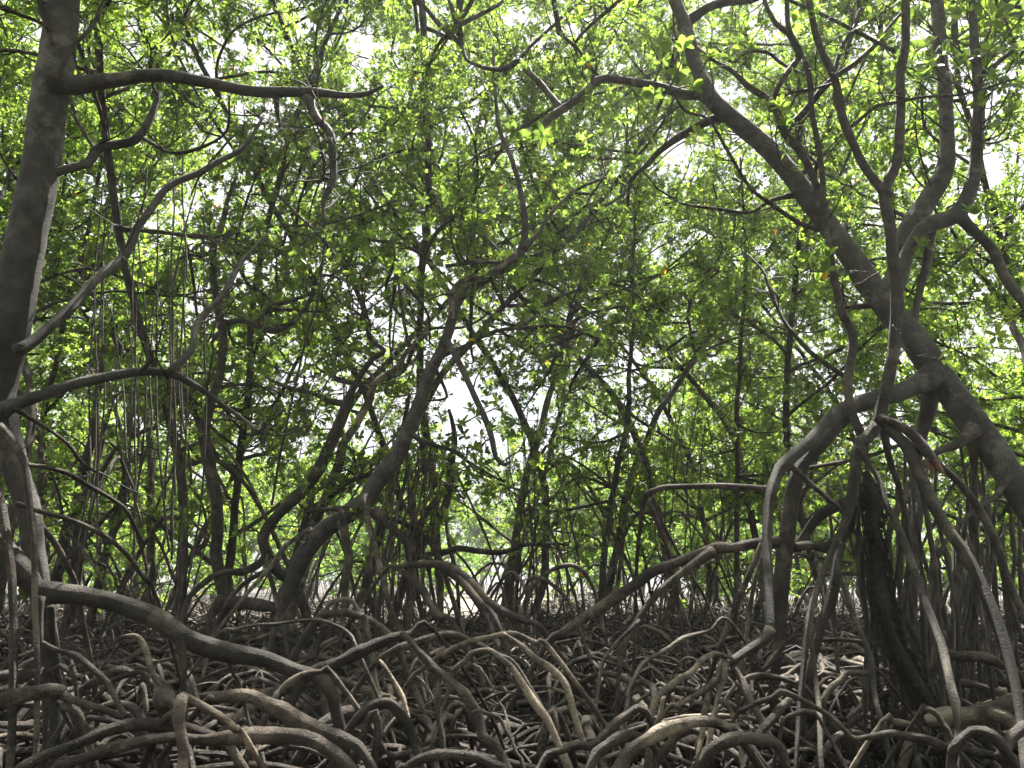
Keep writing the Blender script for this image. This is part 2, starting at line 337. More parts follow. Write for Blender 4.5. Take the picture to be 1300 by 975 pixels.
# ------------------------------------------------------------------ single leaves of the sprays nearest the camera
def leaf_meshes():
    out = []
    for k, tnt in enumerate((.12, .28, .4, .52, .68)):
        us = np.array((0, .14, .34, .56, .78, .93, 1.0)); ws = np.array((0.03, .55, .92, 1, .82, .45, .04)) * (.24 + .015 * k)
        V = []; Q = []
        for u, w_ in zip(us, ws):
            z = -.16 * u * u + .05 * math.sin(3 * u + k)
            V += [(u, -w_, z + w_ * .28), (u, 0, z), (u, w_, z + w_ * .28)]
        for i in range(len(us) - 1):
            for j in (0, 1): a = i * 3 + j; Q.append((a, a + 3, a + 4, a + 1))
        V = np.array(V); out.append(mesh_from("leaf", V, np.array(Q), None, {"tint": np.full(len(V), tnt)}, M_LEAF))
    return out
LEAVES = leaf_meshes()
def leaf_spray(tree, spots, size=.12, per=7, rng=np.random.default_rng(5)):
    """each (x, y, d) is a whorl at the end of a short twig; every leaf is a part of its own"""
    off = np.array(tree.e.location); mb = MB()
    allp = np.concatenate([p for p, _ in tree.paths])
    for (x, y, d) in spots:
        tip, _ = P(x, y, d); j = np.argmin(np.linalg.norm(allp - tip, axis=1)); a = allp[j]
        L = np.linalg.norm(tip - a); mid = (a + tip) / 2 + rng.normal(0, .06, 3) * L + np.array((0, 0, -.08 * L))
        p, r = spline([a, mid, tip], [.009, .006, .004], .1); mb.add(*tube(p, r, 5, .1, .2))
        pp, D, N, Ls, Ws, tt = rosettes(tip[None], norm(tip - mid)[None], per, size, rng)
        for q in range(len(pp)):
            o = bpy.data.objects.new("leaf", LEAVES[rng.integers(len(LEAVES))]); S = np.cross(N[q], D[q]); l = Ls[q]
            m = np.eye(4); m[:3, 0] = D[q] * l; m[:3, 1] = S * l; m[:3, 2] = N[q] * l; m[:3, 3] = pp[q] - off
            from mathutils import Matrix
            link(o, tree.e); o.matrix_local = Matrix(m.tolist())
    mb.build("leaf_twigs", M_BARK, tree.e)["kind"] = "stuff"
# ------------------------------------------------------------------ big tree on the left
T1 = Tree("mangrove_tree", "tall smooth grey mangrove trunk with long bare side branches at the left edge", "tree", (-2.45, 4.0, 0))
T1.limb("trunk", M_TRUNK, "86,-150,42 84,-60,43 80,0,44 71,98,48 50,203,49 32,305,52 20,388,54 6,450,52 0,510,46 10,560,38 20,610,33 32,650,32 42,700,30 52,745,28", 4.0, 4.3, ge=True, sides=20, rough=.035, gnarl=.12, flare=0)
T1.limb("branch", M_TRUNK, "72,102,30 95,108,25 135,99,21 186,95,19 244,101,17 294,111,16 345,118,16 396,122,13 440,122,9 466,119,8 486,109,5", 4.0, 4.0)
T1.limb("branch", M_BARK, "350,120,9 352,140,7 356,162,3", 4.0, 4.0, sides=8)
T1.limb("branch", M_TRUNK, "390,124,13 403,150,12 420,169,12 426,196,12 426,230,11 411,257,7 413,284,3", 4.0, 3.9, sides=10, gnarl=.5)
T1.limb("branch", M_BARK, "425,228,5 412,226,6 414,214,3", 3.95, 3.95, sides=8)
T1.limb("branch", M_TRUNK, "50,222,14 73,216,12 112,203,13 125,183,13 169,174,13 190,152,11 203,118,8", 4.1, 4.4, gnarl=.5)
T1.limb("branch", M_BARK, "183,176,5 217,194,5 254,188,4.5 288,166,4 291,122,3", 4.3, 4.1, sides=8)
T1.limb("branch", M_BARK, "70,100,8 91,61,6 115,34,6 132,0,5 142,-60,4", 3.9, 4.2, sides=8)
T1.limb("branch", M_BARK, "-40,-4,6 0,10,6 52,29,5 66,40,4", 3.8, 3.95, sides=8)
T1.limb("branch", M_BARK, "68,60,11 57,25,10 44,-20,9", 4.0, 3.9, sides=8)
T1.limb("branch", M_TRUNK, "22,446,16 40,435,15 60,420,15 88,398,15 112,367,14 156,320,13 179,281,11 217,237,10 267,213,9 308,190,7 335,146,4", 4.0, 5.2, gnarl=.4)
T1.limb("branch", M_TRUNK, "2,522,20 20,512,18 68,494,16 118,480,14 169,473,13 217,476,11 254,493,9 291,520,7 328,547,4", 4.1, 4.6)
T1.limb("branch", M_TRUNK, "212,476,11 244,443,10 252,411,10 281,378,9 305,337,8 321,318,6 338,296,3", 4.3, 5.0)
T1.limb("branch", M_BARK, "178,474,8 184,466,7 192,455,5 193,446,4 203,446,3", 4.25, 4.2, sides=7)
T1.limb("branch", M_BARK, "20,520,6 37,530,6 60,545,5 85,563,5 101,584,5 122,600,3", 4.1, 4.8, sides=7)
T1.limb("branch", M_BARK, "14,588,7 45,592,6 85,602,7 115,618,7 142,635,6 162,652,6 182,690,5", 4.2, 5.2, sides=8)
T1.limb("branch", M_BARK, "22,640,8 54,650,7 90,659,7 125,675,7 159,702,7 183,733,6 200,762,5", 4.1, 4.9, ge=True, sides=8)
T1.limb("prop_root", M_ROOT, "0,540,9 18,560,11 32,590,10 38,625,9 40,660,9 44,720,8", 3.9, 3.8, ge=True)
T1.limb("prop_root", M_ROOT, "8,560,12 -6,600,12 2,650,13 10,700,12 14,760,11", 4.2, 4.0, ge=True)
T1.limb("prop_root", M_ROOT, "30,650,12 62,680,9 88,720,9 102,760,8", 4.3, 4.8, ge=True)
sprigs(T1, 46, .5, 2, 0, r0=.007, paths=T1.paths[1:15])
T1.paths = T1.paths[:13]
# crown of the left tree, mostly above the picture
def crown_cloud(tree, c, rr, n, size, seed, name="crown", per=8, mat=M_LEAF, twig_mat=M_BARK, lobes=9, lr=.45, zmin=0):
    """a crown: limbs fan out to lobes, each lobe filled with short twigs tipped with leaf whorls"""
    r = np.random.default_rng(seed); c = np.array(c, float); rr = np.array(rr, float)
    tips = []; ax = []; mb = MB(); allp = np.concatenate([p for p, _ in tree.paths]); allp = allp[allp[:, 2] > zmin]
    for k in range(lobes):
        v = r.normal(0, 1, 3); v = v / np.linalg.norm(v) * r.uniform(.35, .95); q = c + v * rr
        a = allp[np.argmin(np.linalg.norm(allp - q, axis=1) + r.uniform(0, .6, len(allp)))]
        m = len(a); mid = (a + q) / 2 + r.normal(0, .12, 3) * np.linalg.norm(q - a)
        p, ra = spline([a, mid, q], [.028, .018, .010], .12); mb.add(*tube(p, ra, 6, .1, .3))
        nk = n // lobes; lrr = lr * rr.mean() * r.uniform(.7, 1.3)
        o = r.normal(0, 1, (nk, 3)); o = norm(o) * (r.random((nk, 1)) ** .45) * lrr * np.array((1, 1, .7))
        e = q + o; s = q + o * r.uniform(.15, .5, (nk, 1)); mdp = (e + s) / 2 + r.normal(0, .05, (nk, 3))
        PP = np.stack((s, mdp, e), 1); RR = np.tile(np.array((.006, .004, .0025)), (nk, 1)); mb.add(*batch_tubes(PP, RR, 3))
        tips.append(e); ax.append(norm(e - mdp))
    mb.build("twigs", twig_mat, tree.e)["kind"] = "stuff"
    m2 = MB(); m2.add(*leaf_batch(*rosettes(np.concatenate(tips), np.concatenate(ax), per, size, r))); m2.build(name, mat, tree.e, "tint")["kind"] = "stuff"
crown_cloud(T1, (-3.0, 5.0, 6.6), (2.6, 2.4, 1.3), 320, .10, 11)
crown_cloud(T1, (-1.0, 3.3, 7.3), (2.7, 2.2, 1.2), 650, .085, 21, zmin=4.7)  # extra crown above the view, added to shade the near roots
# slim aerial roots hanging from its branches
hr = np.random.default_rng(3)
for i in range(21):
    x0 = hr.uniform(118, 262); y0 = hr.uniform(170, 470); x1 = x0 + hr.normal(-14, 16); y1 = hr.uniform(600, 770); d = hr.uniform(4.6, 6.5)
    xm = (x0 + x1) / 2 + hr.normal(0, 7)
    T1.limb("aerial_root", M_BARK, f"{x0},{y0},2 {xm + hr.normal(0,3)},{(y0*2+y1)/3},2.6 {xm},{(y0+2*y1)/3},3 {x1},{y1},3.2", d, d, sides=5, gnarl=1.2, flare=0, keep=False, step=.12)
T1.limb("aerial_root", M_BARK, "414,296,2 404,380,3 388,430,3 368,520,3.5 345,640,4", 6.0, 6.0, sides=6, gnarl=.6, keep=False)
# ------------------------------------------------------------------ big leaning tree on the right
T2 = Tree("mangrove_tree", "broad grey mangrove trunk leaning steeply up to the left from the right edge", "tree", (4.2, 5.4, 0))
T2.limb("trunk", M_TRUNK, "835,-90,15 850,-30,17 862,10,18 870,30,19 884,81,19 902,125,24 938,159,26 977,193,27 1010,230,28 1039,267,29 1070,308,31 1092,340,33 1120,381,36 1152,423,38 1183,467,40 1215,512,40 1247,554,40 1277,596,40 1308,642,40 1340,692,42 1368,760,44", 6.6, 5.3, ge=True, sides=22, rough=.04, gnarl=.12, flare=0)
T2.limb("branch", M_TRUNK, "1125,385,30 1135,355,29 1141,330,29 1148,298,30 1175,257,29 1198,220,25 1203,176,20 1202,135,18 1198,91,17 1193,34,18 1190,-30,17 1188,-90,15", 5.9, 6.2, sides=18, rough=.05, gnarl=.2)
T2.limb("branch", M_TRUNK, "1137,348,18 1148,325,16 1162,300,18 1180,285,23 1212,272,24 1229,244,20 1242,203,17 1244,152,16 1242,101,14 1237,61,12 1232,0,10 1228,-60,9", 5.8, 5.9, sides=16, rough=.05, gnarl=.2)
T2.limb("branch", M_TRUNK, "1218,274,15 1236,295,14 1262,322,14 1280,353,14 1300,384,14 1330,420,12", 5.85, 5.5, sides=12)
T2.limb("branch", M_TRUNK, "1183,288,12 1180,312,12 1174,345,11 1166,385,10 1158,425,9", 5.9, 5.9, sides=10)
T2.limb("branch", M_TRUNK, "1243,98,10 1262,83,7 1285,63,6 1310,42,5", 5.9, 5.7, sides=8)
T2.limb("branch", M_TRUNK, "905,128,18 890,120,14 870,118,14 842,113,13 812,107,12 765,103,12 745,116,12 721,135,12 700,148,12 687,160,8 684,170,4", 6.4, 6.2, sides=12)
T2.limb("branch", M_BARK, "768,104,6 757,94,6 748,81,5 735,65,5 721,51,4 706,40,3", 6.3, 6.4, sides=7)
T2.limb("branch", M_TRUNK, "712,137,9 698,120,9 684,105,9 670,92,9 660,78,9 652,82,9 640,89,8 620,88,6 604,82,5 592,74,5 585,52,4 579,34,4", 6.3, 6.6, sides=9)
T2.limb("branch", M_TRUNK, "920,148,13 897,156,12 860,176,11 836,192,9 818,210,7 800,228,6 797,262,4", 6.4, 6.8, sides=9, gnarl=.4)
T2.limb("branch", M_TRUNK, "872,28,14 885,18,13 900,8,13 920,4,12 945,3,10 975,-8,8", 6.5, 6.2, sides=9)
T2.limb("branch", M_BARK, "1040,292,7 1012,281,7 978,257,6 948,233,5 921,190,5 900,152,4 870,140,4 850,110,3", 5.9, 5.7, sides=7, gnarl=.5)
T2.limb("branch", M_BARK, "1010,248,8 990,252,7 975,257,6 951,271,5 914,267,5 870,258,4 835,240,3", 6.1, 6.4, sides=7, gnarl=.5)
T2.limb("branch", M_BARK, "1060,390,4 1080,390,7 1105,388,9", 6.0, 5.9, sides=7)
T2.limb("branch", M_BARK, "1285,600,9 1262,632,7 1240,648,6 1215,672,6 1190,705,6", 5.2, 4.9, sides=7)
# stout arching prop roots under the trunk
T2.limb("prop_root", M_TRUNK, "1185,478,36 1165,488,24 1135,500,25 1110,506,24 1085,514,22 1062,524,22 1035,555,19 1010,576,18 990,595,18 981,615,17 974,645,15 973,696,14 977,746,13 978,804,14", 5.7, 4.6, gnarl=.15, sides=16)
T2.limb("prop_root", M_ROOT, "978,800,14 970,812,14 953,822,14 938,832,12 926,842,11", 4.6, 4.4, sides=12)
T2.limb("prop_root", M_BARK, "1080,522,18 1050,553,20 1022,587,21 1009,614,21 1003,650,22 997,706,24 992,755,22 990,800,17 986,850,13", 5.6, 5.3, ge=True, sides=16, gnarl=.15)
T2.limb("prop_root", M_ROOT, "1002,590,9 1029,614,8 1053,635,7 1075,660,6", 5.4, 5.2, sides=8, ge=True)
T2.limb("prop_root", M_ROOT, "975,622,9 958,619,8 928,617,8 890,617,8 860,618,8 840,620,8 824,627,9 818,634,9 815,655,7 811,690,6 808,730,5", 5.2, 6.0, ge=True, sides=9, gnarl=.2)
T2.limb("prop_root", M_ROOT, "820,634,7 832,655,6 845,690,6 856,735,6 862,780,5", 6.0, 6.1, ge=True, sides=7)
T2.limb("prop_root", M_ROOT, "822,636,6 838,660,6 860,700,5 880,735,5 900,770,5", 6.0, 6.4, ge=True, sides=7)
T2.limb("prop_root", M_TRUNK, "1182,470,26 1180,510,22 1172,545,18 1168,590,16 1165,640,16 1160,700,14", 5.9, 6.2, ge=True, sides=12)
T2.limb("prop_root", M_ROOT, "1236,545,20 1218,563,13 1200,570,11 1185,578,9 1165,600,9 1150,625,10 1137,650,10 1125,690,9", 5.5, 5.2, ge=True, sides=10)
T2.limb("prop_root", M_ROOT, "1235,560,14 1236,600,8 1232,650,8 1240,700,7 1236,770,7", 5.6, 5.6, ge=True, sides=8)
T2.limb("prop_root", M_ROOT, "1003,688,18 990,689,17 962,690,14 934,696,14 912,696,17 898,700,17 885,704,16 870,708,14 850,716,14 829,724,16 808,740,17 785,757,17 760,776,16 735,791,14 712,806,12 694,818,9", 5.42, 5.8, ge=True, sides=12, gnarl=.2)
T2.limb("prop_root", M_ROOT, "905,700,15 887,712,12 866,728,10 848,742,10 829,762,10 812,785,10 800,806,9 792,830,8 787,870,6", 5.43, 5.1, ge=True, sides=10)
T2.limb("prop_root", M_ROOT, "812,788,6 795,804,6 778,820,6 765,840,6 760,870,5", 5.1, 4.9, ge=True, sides=8)
T2.limb("prop_root", M_ROOT, "968,690,8 948,735,8 925,790,8 905,850,7", 5.3, 5.4, ge=True, sides=8)
T2.limb("prop_root", M_ROOT, "972,694,6 958,740,6 948,800,6 940,860,6", 5.2, 5.1, ge=True, sides=8)
sprigs(T2, 46, .55, 2, .12, .085, r0=.007, paths=T2.paths[:15], zmin=2.4, wob=.17)
leaf_spray(T2, [(862,92,5.9),(845,60,6.0),(880,110,5.8),(828,118,6.1),(905,35,5.8),(840,25,6.0),(800,8,5.9),(735,20,5.6),(715,8,5.7),(868,58,5.8),(655,165,5.9),(690,172,5.9),(765,190,5.8),(805,205,6.0),
    (1160,20,5.3),(1175,55,5.3),(1135,85,5.4),(1200,62,5.2),(1225,75,5.3),(1255,60,5.4),(1180,78,5.0),(1245,130,5.4),(1265,20,5.3),(1285,105,5.3),(1262,95,5.2),(1295,60,5.2),(1215,20,5.3),(1275,150,5.5),(1100,22,5.4),(1118,50,5.4),(1120,5,5.5),(1092,140,5.5),(1108,118,5.5),(1075,228,5.6),(1060,238,5.6),(1285,140,5.4),(1240,0,5.3),(1150,-10,5.3),(1298,20,5.1),(1170,96,5.1)], .105, 7)
crown_cloud(T2, (5.7, 6.9, 7.2), (2.4, 2.0, 1.4), 500, .10, 12)
crown_cloud(T2, (2.3, 3.5, 7.5), (2.5, 2.2, 1.2), 600, .085, 22, zmin=6.6)  # unseen overhead crown, added to cut sky light on the roots
crown_cloud(T2, (.2, 7.5, 7.5), (2.3, 1.3, .9), 560, .07, 23, zmin=6.0, lobes=12)  # crown added in the sun's path to shade the centre foreground
# ------------------------------------------------------------------ slender forked tree in front of it
T3 = Tree("mangrove_tree", "slender dark forked mangrove standing on a fan of prop roots before the broad leaning trunk", "tree", (2.3, 4.9, 0))
T3.limb("trunk", M_BARK, "1150,-80,10 1150,-30,10 1148,0,11 1144,85,12 1143,152,13 1141,203,14 1127,244,16 1129,280,16 1134,330,16 1139,388,17 1131,438,17 1124,490,17 1118,520,17 1112,540,17 1100,556,18 1088,564,18", 5.3, 4.9, sides=14, rough=.09, gnarl=.3, flare=0)
T3.limb("branch", M_BARK, "1128,250,14 1112,230,12 1094,203,12 1073,156,12 1060,105,11 1043,68,10 1029,20,9 1020,-30,8", 5.1, 5.4, gnarl=.3)
T3.limb("branch", M_BARK, "1137,66,5 1097,44,6 1050,20,5 1000,0,5 970,-15,4", 5.3, 5.6, sides=7)
T3.limb("branch", M_BARK, "1058,95,7 1070,57,6 1087,27,6 1090,-20,5", 5.3, 5.5, sides=8)
T3.limb("branch", M_BARK, "1075,165,5 1095,148,5 1110,135,6 1138,130,5 1175,122,4 1230,118,4 1290,100,3", 5.2, 5.0, sides=6, gnarl=.8)
T3.limb("trunk", M_BARK, "998,-40,6 1000,27,7 1012,61,9 1026,95,8 1033,152,8 1040,190,8 1044,220,8 1046,262,8 1047,291,8 1053,320,10 1060,360,11 1070,400,12 1082,425,12 1080,465,12 1077,499,12 1084,530,13 1094,552,14 1100,560,12", 5.6, 5.0, sides=12, gnarl=.3, flare=0)
T3.limb("branch", M_BARK, "1077,480,8 1055,466,7 1029,445,7 1010,424,6 995,405,5 975,364,5 968,344,4 948,322,3", 5.1, 5.8, sides=8)
T3.limb("branch", M_BARK, "1048,260,9 1040,240,9 1026,206,11 1010,185,12 995,169,12 978,135,11 951,112,9 928,88,7 905,75,5 885,60,4", 5.4, 5.7, sides=10, gnarl=.5)
T3.limb("branch", M_BARK, "995,170,9 1003,160,9 1019,145,11 1035,125,10 1050,108,10 1070,92,8 1090,78,7 1117,54,6 1131,34,5 1150,10,4", 5.6, 5.4, sides=9)
T3.limb("branch", M_BARK, "980,140,8 985,115,8 995,98,8 1006,85,9 1016,71,9 1005,44,8 985,27,7 972,0,6 965,-30,5", 5.6, 5.8, sides=9, gnarl=.5)
T3.limb("branch", M_BARK, "1047,215,5 1020,190,5 1014,165,4 1030,140,3", 5.5, 5.6, sides=6)
T3.limb("branch", M_BARK, "1060,105,4 1035,112,4 1000,120,4 985,132,3", 5.4, 5.6, sides=6)
T3.limb("branch", M_BARK, "1022,95,4 990,82,5 975,70,5 950,68,4 930,80,4 910,60,3", 5.7, 5.8, sides=6, gnarl=1)
T3.limb("prop_root", M_BARK, "1112,540,13.6 1100,556,15.3 1088,570,15.3 1085,595,14.4 1082,625,13.6 1078,650,12.8 1070,672,10.2 1056,700,9.3 1043,735,8.5 1026,787,9.3 1019,848,8.5 1014,900,7.6 1012,973,6.8", 4.9, 4.1, ge=True, gnarl=.25)
T3.limb("prop_root", M_BARK, "1116,530,13.6 1130,545,14.4 1150,566,16.1 1165,600,17.0 1180,635,17.0 1188,650,16.1 1205,676,16.1 1226,706,17.0 1253,757,17.0 1273,807,16.1 1290,865,13.6 1297,916,11.9 1300,973,11.0", 4.8, 3.7, ge=True, gnarl=.2, sides=14)
T3.limb("broken_root", M_ROOT, "1120,532,9 1135,537,11 1158,553,14 1175,572,15 1186,590,15", 4.75, 4.6, gnarl=.2, sides=12, keep=False)
for s_ in ("1184,586,14 1190,592,10 1197,600,5", "1180,588,7 1183,598,5 1184,606,2", "1176,582,6 1177,594,4 1176,603,1.5", "1189,588,6 1194,597,4 1200,602,1.5"):
    T3.limb("splinter", M_WOOD, s_, 4.6, 4.58, gnarl=0, sides=6, rough=.15, flare=0, keep=False, step=.02)
T3.limb("prop_root", M_BARK, "1092,568,8.5 1104,590,7.6 1117,611,7.6 1126,640,8.5 1140,668,10.2 1154,706,11.0 1175,767,11.9 1195,821,12.8 1205,862,11.0 1211,890,14.4 1213,900,12.8 1214,915,9.3 1214,973,8.5", 4.8, 3.6, ge=True, gnarl=.2)
T3.limb("prop_root", M_BARK, "1029,594,6.0 1050,590,6.0 1077,584,6.0 1105,577,6.0 1131,569,6.0 1150,562,5.1", 5.0, 5.2, sides=8)
T3.limb("prop_root", M_BARK, "1150,560,7.6 1172,575,7.6 1190,588,8.5 1215,611,10.2 1242,645,11.9 1266,690,11.9 1286,746,11.0 1302,785,10.2", 4.9, 4.6, ge=True)
T3.limb("prop_root", M_BARK, "1122,545,10.2 1128,580,9.3 1140,615,8.5 1150,650,7.6 1156,700,7.6 1150,760,6.8", 5.1, 5.2, ge=True)
T3.limb("prop_root", M_BARK, "1168,610,6.8 1176,650,7.6 1185,706,7.6 1192,774,6.8 1196,850,6.8", 4.8, 4.4, ge=True)
T3.limb("prop_root", M_BARK, "1063,690,6.8 1066,730,6.0 1083,780,6.8 1104,834,7.6 1110,882,7.6 1127,943,7.6", 4.7, 4.0, ge=True, gnarl=.3)
T3.limb("prop_root", M_BARK, "1040,735,6.0 1029,787,6.0 1033,848,6.8 1039,899,7.6 1044,973,7.6", 4.4, 3.8, ge=True, gnarl=.3)
T3.limb("prop_root", M_BARK, "1110,640,15.3 1080,636,16.1 1053,645,15.3 1038,655,14.4 1027,672,13.6 1012,694,13.6", 5.3, 5.45, sides=12)
T3.limb("prop_root", M_BARK, "1080,640,18.7 1074,662,18.7 1062,682,17.0 1045,692,15.3 1029,692,14.4 1006,696,13.6", 5.0, 5.45, sides=12)
T3.limb("prop_root", M_BARK, "1068,690,10.2 1063,712,11.9 1058,740,15.3 1050,770,17.0 1040,797,11.9", 5.0, 4.9, sides=12, ge=True)
T3.limb("shaggy_root", M_SHAGGY, "1098,600,8 1103,612,15 1110,640,21 1108,670,15 1114,706,20 1120,757,21 1134,807,17 1152,842,21 1178,889,15 1196,920,11", 4.9, 4.4, ge=True, sides=18, rough=.16, gnarl=.2, label="thick black root shaggy with hanging moss")
def fringe(tree, path, n, L, mat, seed):
    r = np.random.default_rng(seed); p, ra = path; i = r.integers(2, len(p) - 2, n); th = r.uniform(0, 6.28, n)
    o = np.stack((np.cos(th), np.sin(th) * .7, np.zeros(n)), -1); s = p[i] + o * ra[i][:, None] * .85
    l = L * r.uniform(.4, 1, (n, 1)); m = s + o * l * .5 - np.array((0, 0, .3)) * l; e = m - np.array((0, 0, 1.)) * l + r.normal(0, .1, (n, 3)) * l
    mb = MB(); mb.add(*batch_tubes(np.stack((s, m, e), 1), np.tile((.004, .003, .0012), (n, 1)), 3)); mb.build("moss_fringe", mat, tree.e)["kind"] = "stuff"
fringe(T3, T3.paths[-1], 2600, .085, M_SHAGGY, 2)
for k in range(52):   # thin straight struts standing in the fan at the right
    x0 = hr.uniform(1050, 1310); y0 = hr.uniform(560, 700); lean = hr.normal(10, 22); y1 = hr.uniform(790, 880); d = hr.uniform(4.9, 7.5)
    T3.limb("prop_root", M_BARK, f"{x0},{y0},4 {x0+lean*.3+hr.normal(0,4)},{y0+(y1-y0)*.35},5 {x0+lean*.7+hr.normal(0,4)},{y0+(y1-y0)*.7},6 {x0+lean},{y1},6", d, d - .3, ge=True, sides=7, gnarl=.5, keep=False, flare=0, step=.12)
sprigs(T3, 60, .45, 2, .05, .08, r0=.006, paths=T3.paths[:13], zmin=2.2, wob=.2)
leaf_spray(T3, [(1010,28,5.7),(925,75,5.7),(940,60,5.8),(948,18,5.9)], .11, 6, np.random.default_rng(9))
# ------------------------------------------------------------------ centre trees
T4 = Tree("mangrove_tree", "leaning dark mangrove with a broken hollow bend left of the bright clearing", "tree", (-2.5, 9.2, 0))
T4.limb("trunk", M_TRUNK, "356,775,13 362,758,17 370,738,22 386,706,26 410,678,28 440,655,27 465,633,27 474,614,27 498,584,25 518,547,22 535,509,20 548,472,18 560,448,16 569,418,15 579,384,14 599,364,13 633,344,13 660,322,12 667,300,11 667,281,10 660,244,8 650,203,7 633,159,6 628,101,5 626,60,4", 9.2, 8.6, gs=True, sides=16, gnarl=.2, flare=0, step=.12)
T4.limb("branch", M_PALE, "573,405,8 575,375,9 586,358,10 606,350,9 636,338,8 655,322,7", 8.7, 8.6, sides=9)
T4.limb("branch", M_BARK, "566,338,5 585,336,5 606,334,6 640,333,5", 8.7, 8.6, sides=7)
T4.limb("branch", M_TRUNK, "664,315,9 680,300,7 700,270,6 735,240,5 770,225,4", 8.6, 8.8, sides=8)
T4.limb("branch", M_TRUNK, "566,430,10 575,448,9 589,476,9 603,506,9 620,537,9 628,560,9 631,580,7 640,590,5 648,586,4", 8.8, 8.3, sides=10, gnarl=.4)
T4.limb("branch", M_BARK, "552,462,7 562,452,7 592,438,6 630,420,6 667,416,5 718,416,4 760,430,3", 8.8, 9.0, sides=7)
T4.limb("branch", M_BARK, "636,420,4 660,440,4 690,452,4 716,448,3", 8.9, 8.9, sides=6)
T4.limb("branch", M_BARK, "520,548,7 545,564,6 575,571,6 606,594,5 640,612,3", 8.9, 8.6, sides=7)
T4.limb("branch", M_BARK, "520,440,5 512,400,5 505,350,4 498,300,3", 8.9, 9.0, sides=6)
T4.limb("prop_root", M_ROOT, "466,632,14 466,650,10 474,680,9 480,705,9 491,760,9 505,795,9 520,822,8", 8.9, 7.2, ge=True, gnarl=.5)
T4.limb("prop_root", M_ROOT, "476,650,16 500,672,12 520,695,10 548,712,9 580,735,8 610,770,8", 8.9, 8.2, ge=True, gnarl=.4)
T4.limb("prop_root", M_ROOT, "434,662,12 440,690,12 443,715,10 441,745,10 436,780,9", 9.0, 8.6, ge=True, gnarl=.4)
T4.limb("prop_root", M_ROOT, "435,668,7 432,652,8 425,648,7 400,648,5 390,650,5", 8.8, 8.7, sides=8)
T4.limb("prop_root", M_ROOT, "394,672,7 380,680,7 362,694,7 345,716,7 325,740,6 300,770,6 275,806,5", 8.6, 6.8, ge=True, gnarl=.3)
T4.limb("prop_root", M_BARK, "480,660,10 510,662,8 535,680,8 552,700,7 570,742,7", 9.0, 8.6, ge=True)
for i in range(20):
    x0 = hr.uniform(500, 566); y0 = 560 + hr.uniform(0, 40); x1 = 470 + (x0 - 500) * 1.2 + hr.normal(0, 14); d = hr.uniform(8.3, 9)
    T4.limb("aerial_root", M_ROOT, f"{x0},{y0},2.5 {(x0+x1)/2+hr.normal(3,3)},{y0+45},2.6 {x1},{y0+110},2.6 {x1+hr.normal(0,5)},{y0+170},2.6", d, d, ge=True, sides=5, gnarl=1, keep=False, flare=0, step=.2)
crown_cloud(T4, (-.5, 11.3, 3.9), (1.9, 1.6, 1.3), 330, .072, 33, zmin=2.5, lobes=12)
T5 = Tree("mangrove_tree", "dark mangrove curving up to the right with its stem bent sharply near the ground", "tree", (-3.2, 9.6, 0))
T5.limb("trunk", M_BARK, "378,758,14 362,735,14 345,722,15 336,700,15 334,682,15 345,662,15 359,648,15 375,633,16 389,618,17 404,598,17 413,577,17 424,555,17 430,537,17 436,520,15 440,508,12 450,489,10 462,470,9 474,455,8 487,448,8 487,440,7 470,426,8 468,410,8 457,377,7 440,347,6 425,325,6 400,295,5 372,266,4 345,240,3", 9.6, 9.2, gs=True, sides=12, gnarl=.3, flare=0, step=.12)
T5.limb("branch", M_BARK, "436,512,10 422,510,9 410,503,8 396,497,6 383,495,6 358,488,5 338,479,4 325,462,4", 9.4, 9.6, sides=8)
T5.limb("branch", M_BARK, "468,412,5 462,395,5 455,420,4", 9.2, 9.3, sides=6)
T5.limb("prop_root", M_BARK, "338,708,12 325,718,11 310,725,11 294,726,9 275,730,9 257,743,9 243,756,8 236,770,8", 9.6, 8.4, ge=True, gnarl=.3)
T5.limb("prop_root", M_ROOT, "345,722,8 318,736,7 300,752,7 285,775,6", 9.6, 9.2, ge=True, sides=8)
T5.limb("prop_root", M_ROOT, "338,712,7 345,740,7 352,770,7 360,800,6", 9.4, 9.0, ge=True, sides=8)
T6 = Tree("mangrove_tree", "straight dark upright mangrove stem left of the bent one", "tree", (-3.8, 10.4, 0))
T6.limb("trunk", M_BARK, "277,800,14 287,768,17 281,730,17 276,700,17 274,650,17 264,577,18 261,548,17 266,520,14 277,482,12 282,440,12 281,411,12 277,388,10 272,350,10 271,318,9 284,275,8 290,250,6 300,225,4", 10.4, 10.0, gs=True, sides=12, gnarl=.25, flare=0, step=.12)
T6.limb("branch", M_BARK, "262,555,12 254,540,10 245,520,8 233,500,6 222,478,4", 10.3, 10.4, sides=7)
T6.limb("branch", M_BARK, "280,412,8 300,408,7 325,410,8 338,398,7 350,388,6 365,384,6 385,376,5 396,371,5 410,355,4", 10.2, 9.8, sides=8)
T6.limb("branch", M_BARK, "322,410,8 332,416,8 345,421,9 358,417,8 372,408,7 388,388,6 402,366,4", 10.0, 9.8, sides=8)
T6.limb("branch", M_BARK, "270,320,6 255,325,6 240,322,5 225,332,4", 10.2, 10.2, sides=6)
T6.limb("prop_root", M_ROOT, "283,760,16 270,778,13 268,800,12", 10.2, 9.9, ge=True)
T6.limb("prop_root", M_BARK, "290,765,18 310,765,18 335,770,17 352,778,12", 10.1, 9.6, ge=True)
T7 = Tree("mangrove_tree", "pair of dim upright mangrove stems behind the big left trunk", "tree", (-6, 11.4, 0))
T7.limb("trunk", M_BARK, "92,760,17 98,700,17 103,650,16 102,625,16 108,584,14 115,560,11 120,530,9 128,480,7 132,430,5", 11.4, 11.0, gs=True, sides=10, flare=0, step=.15)
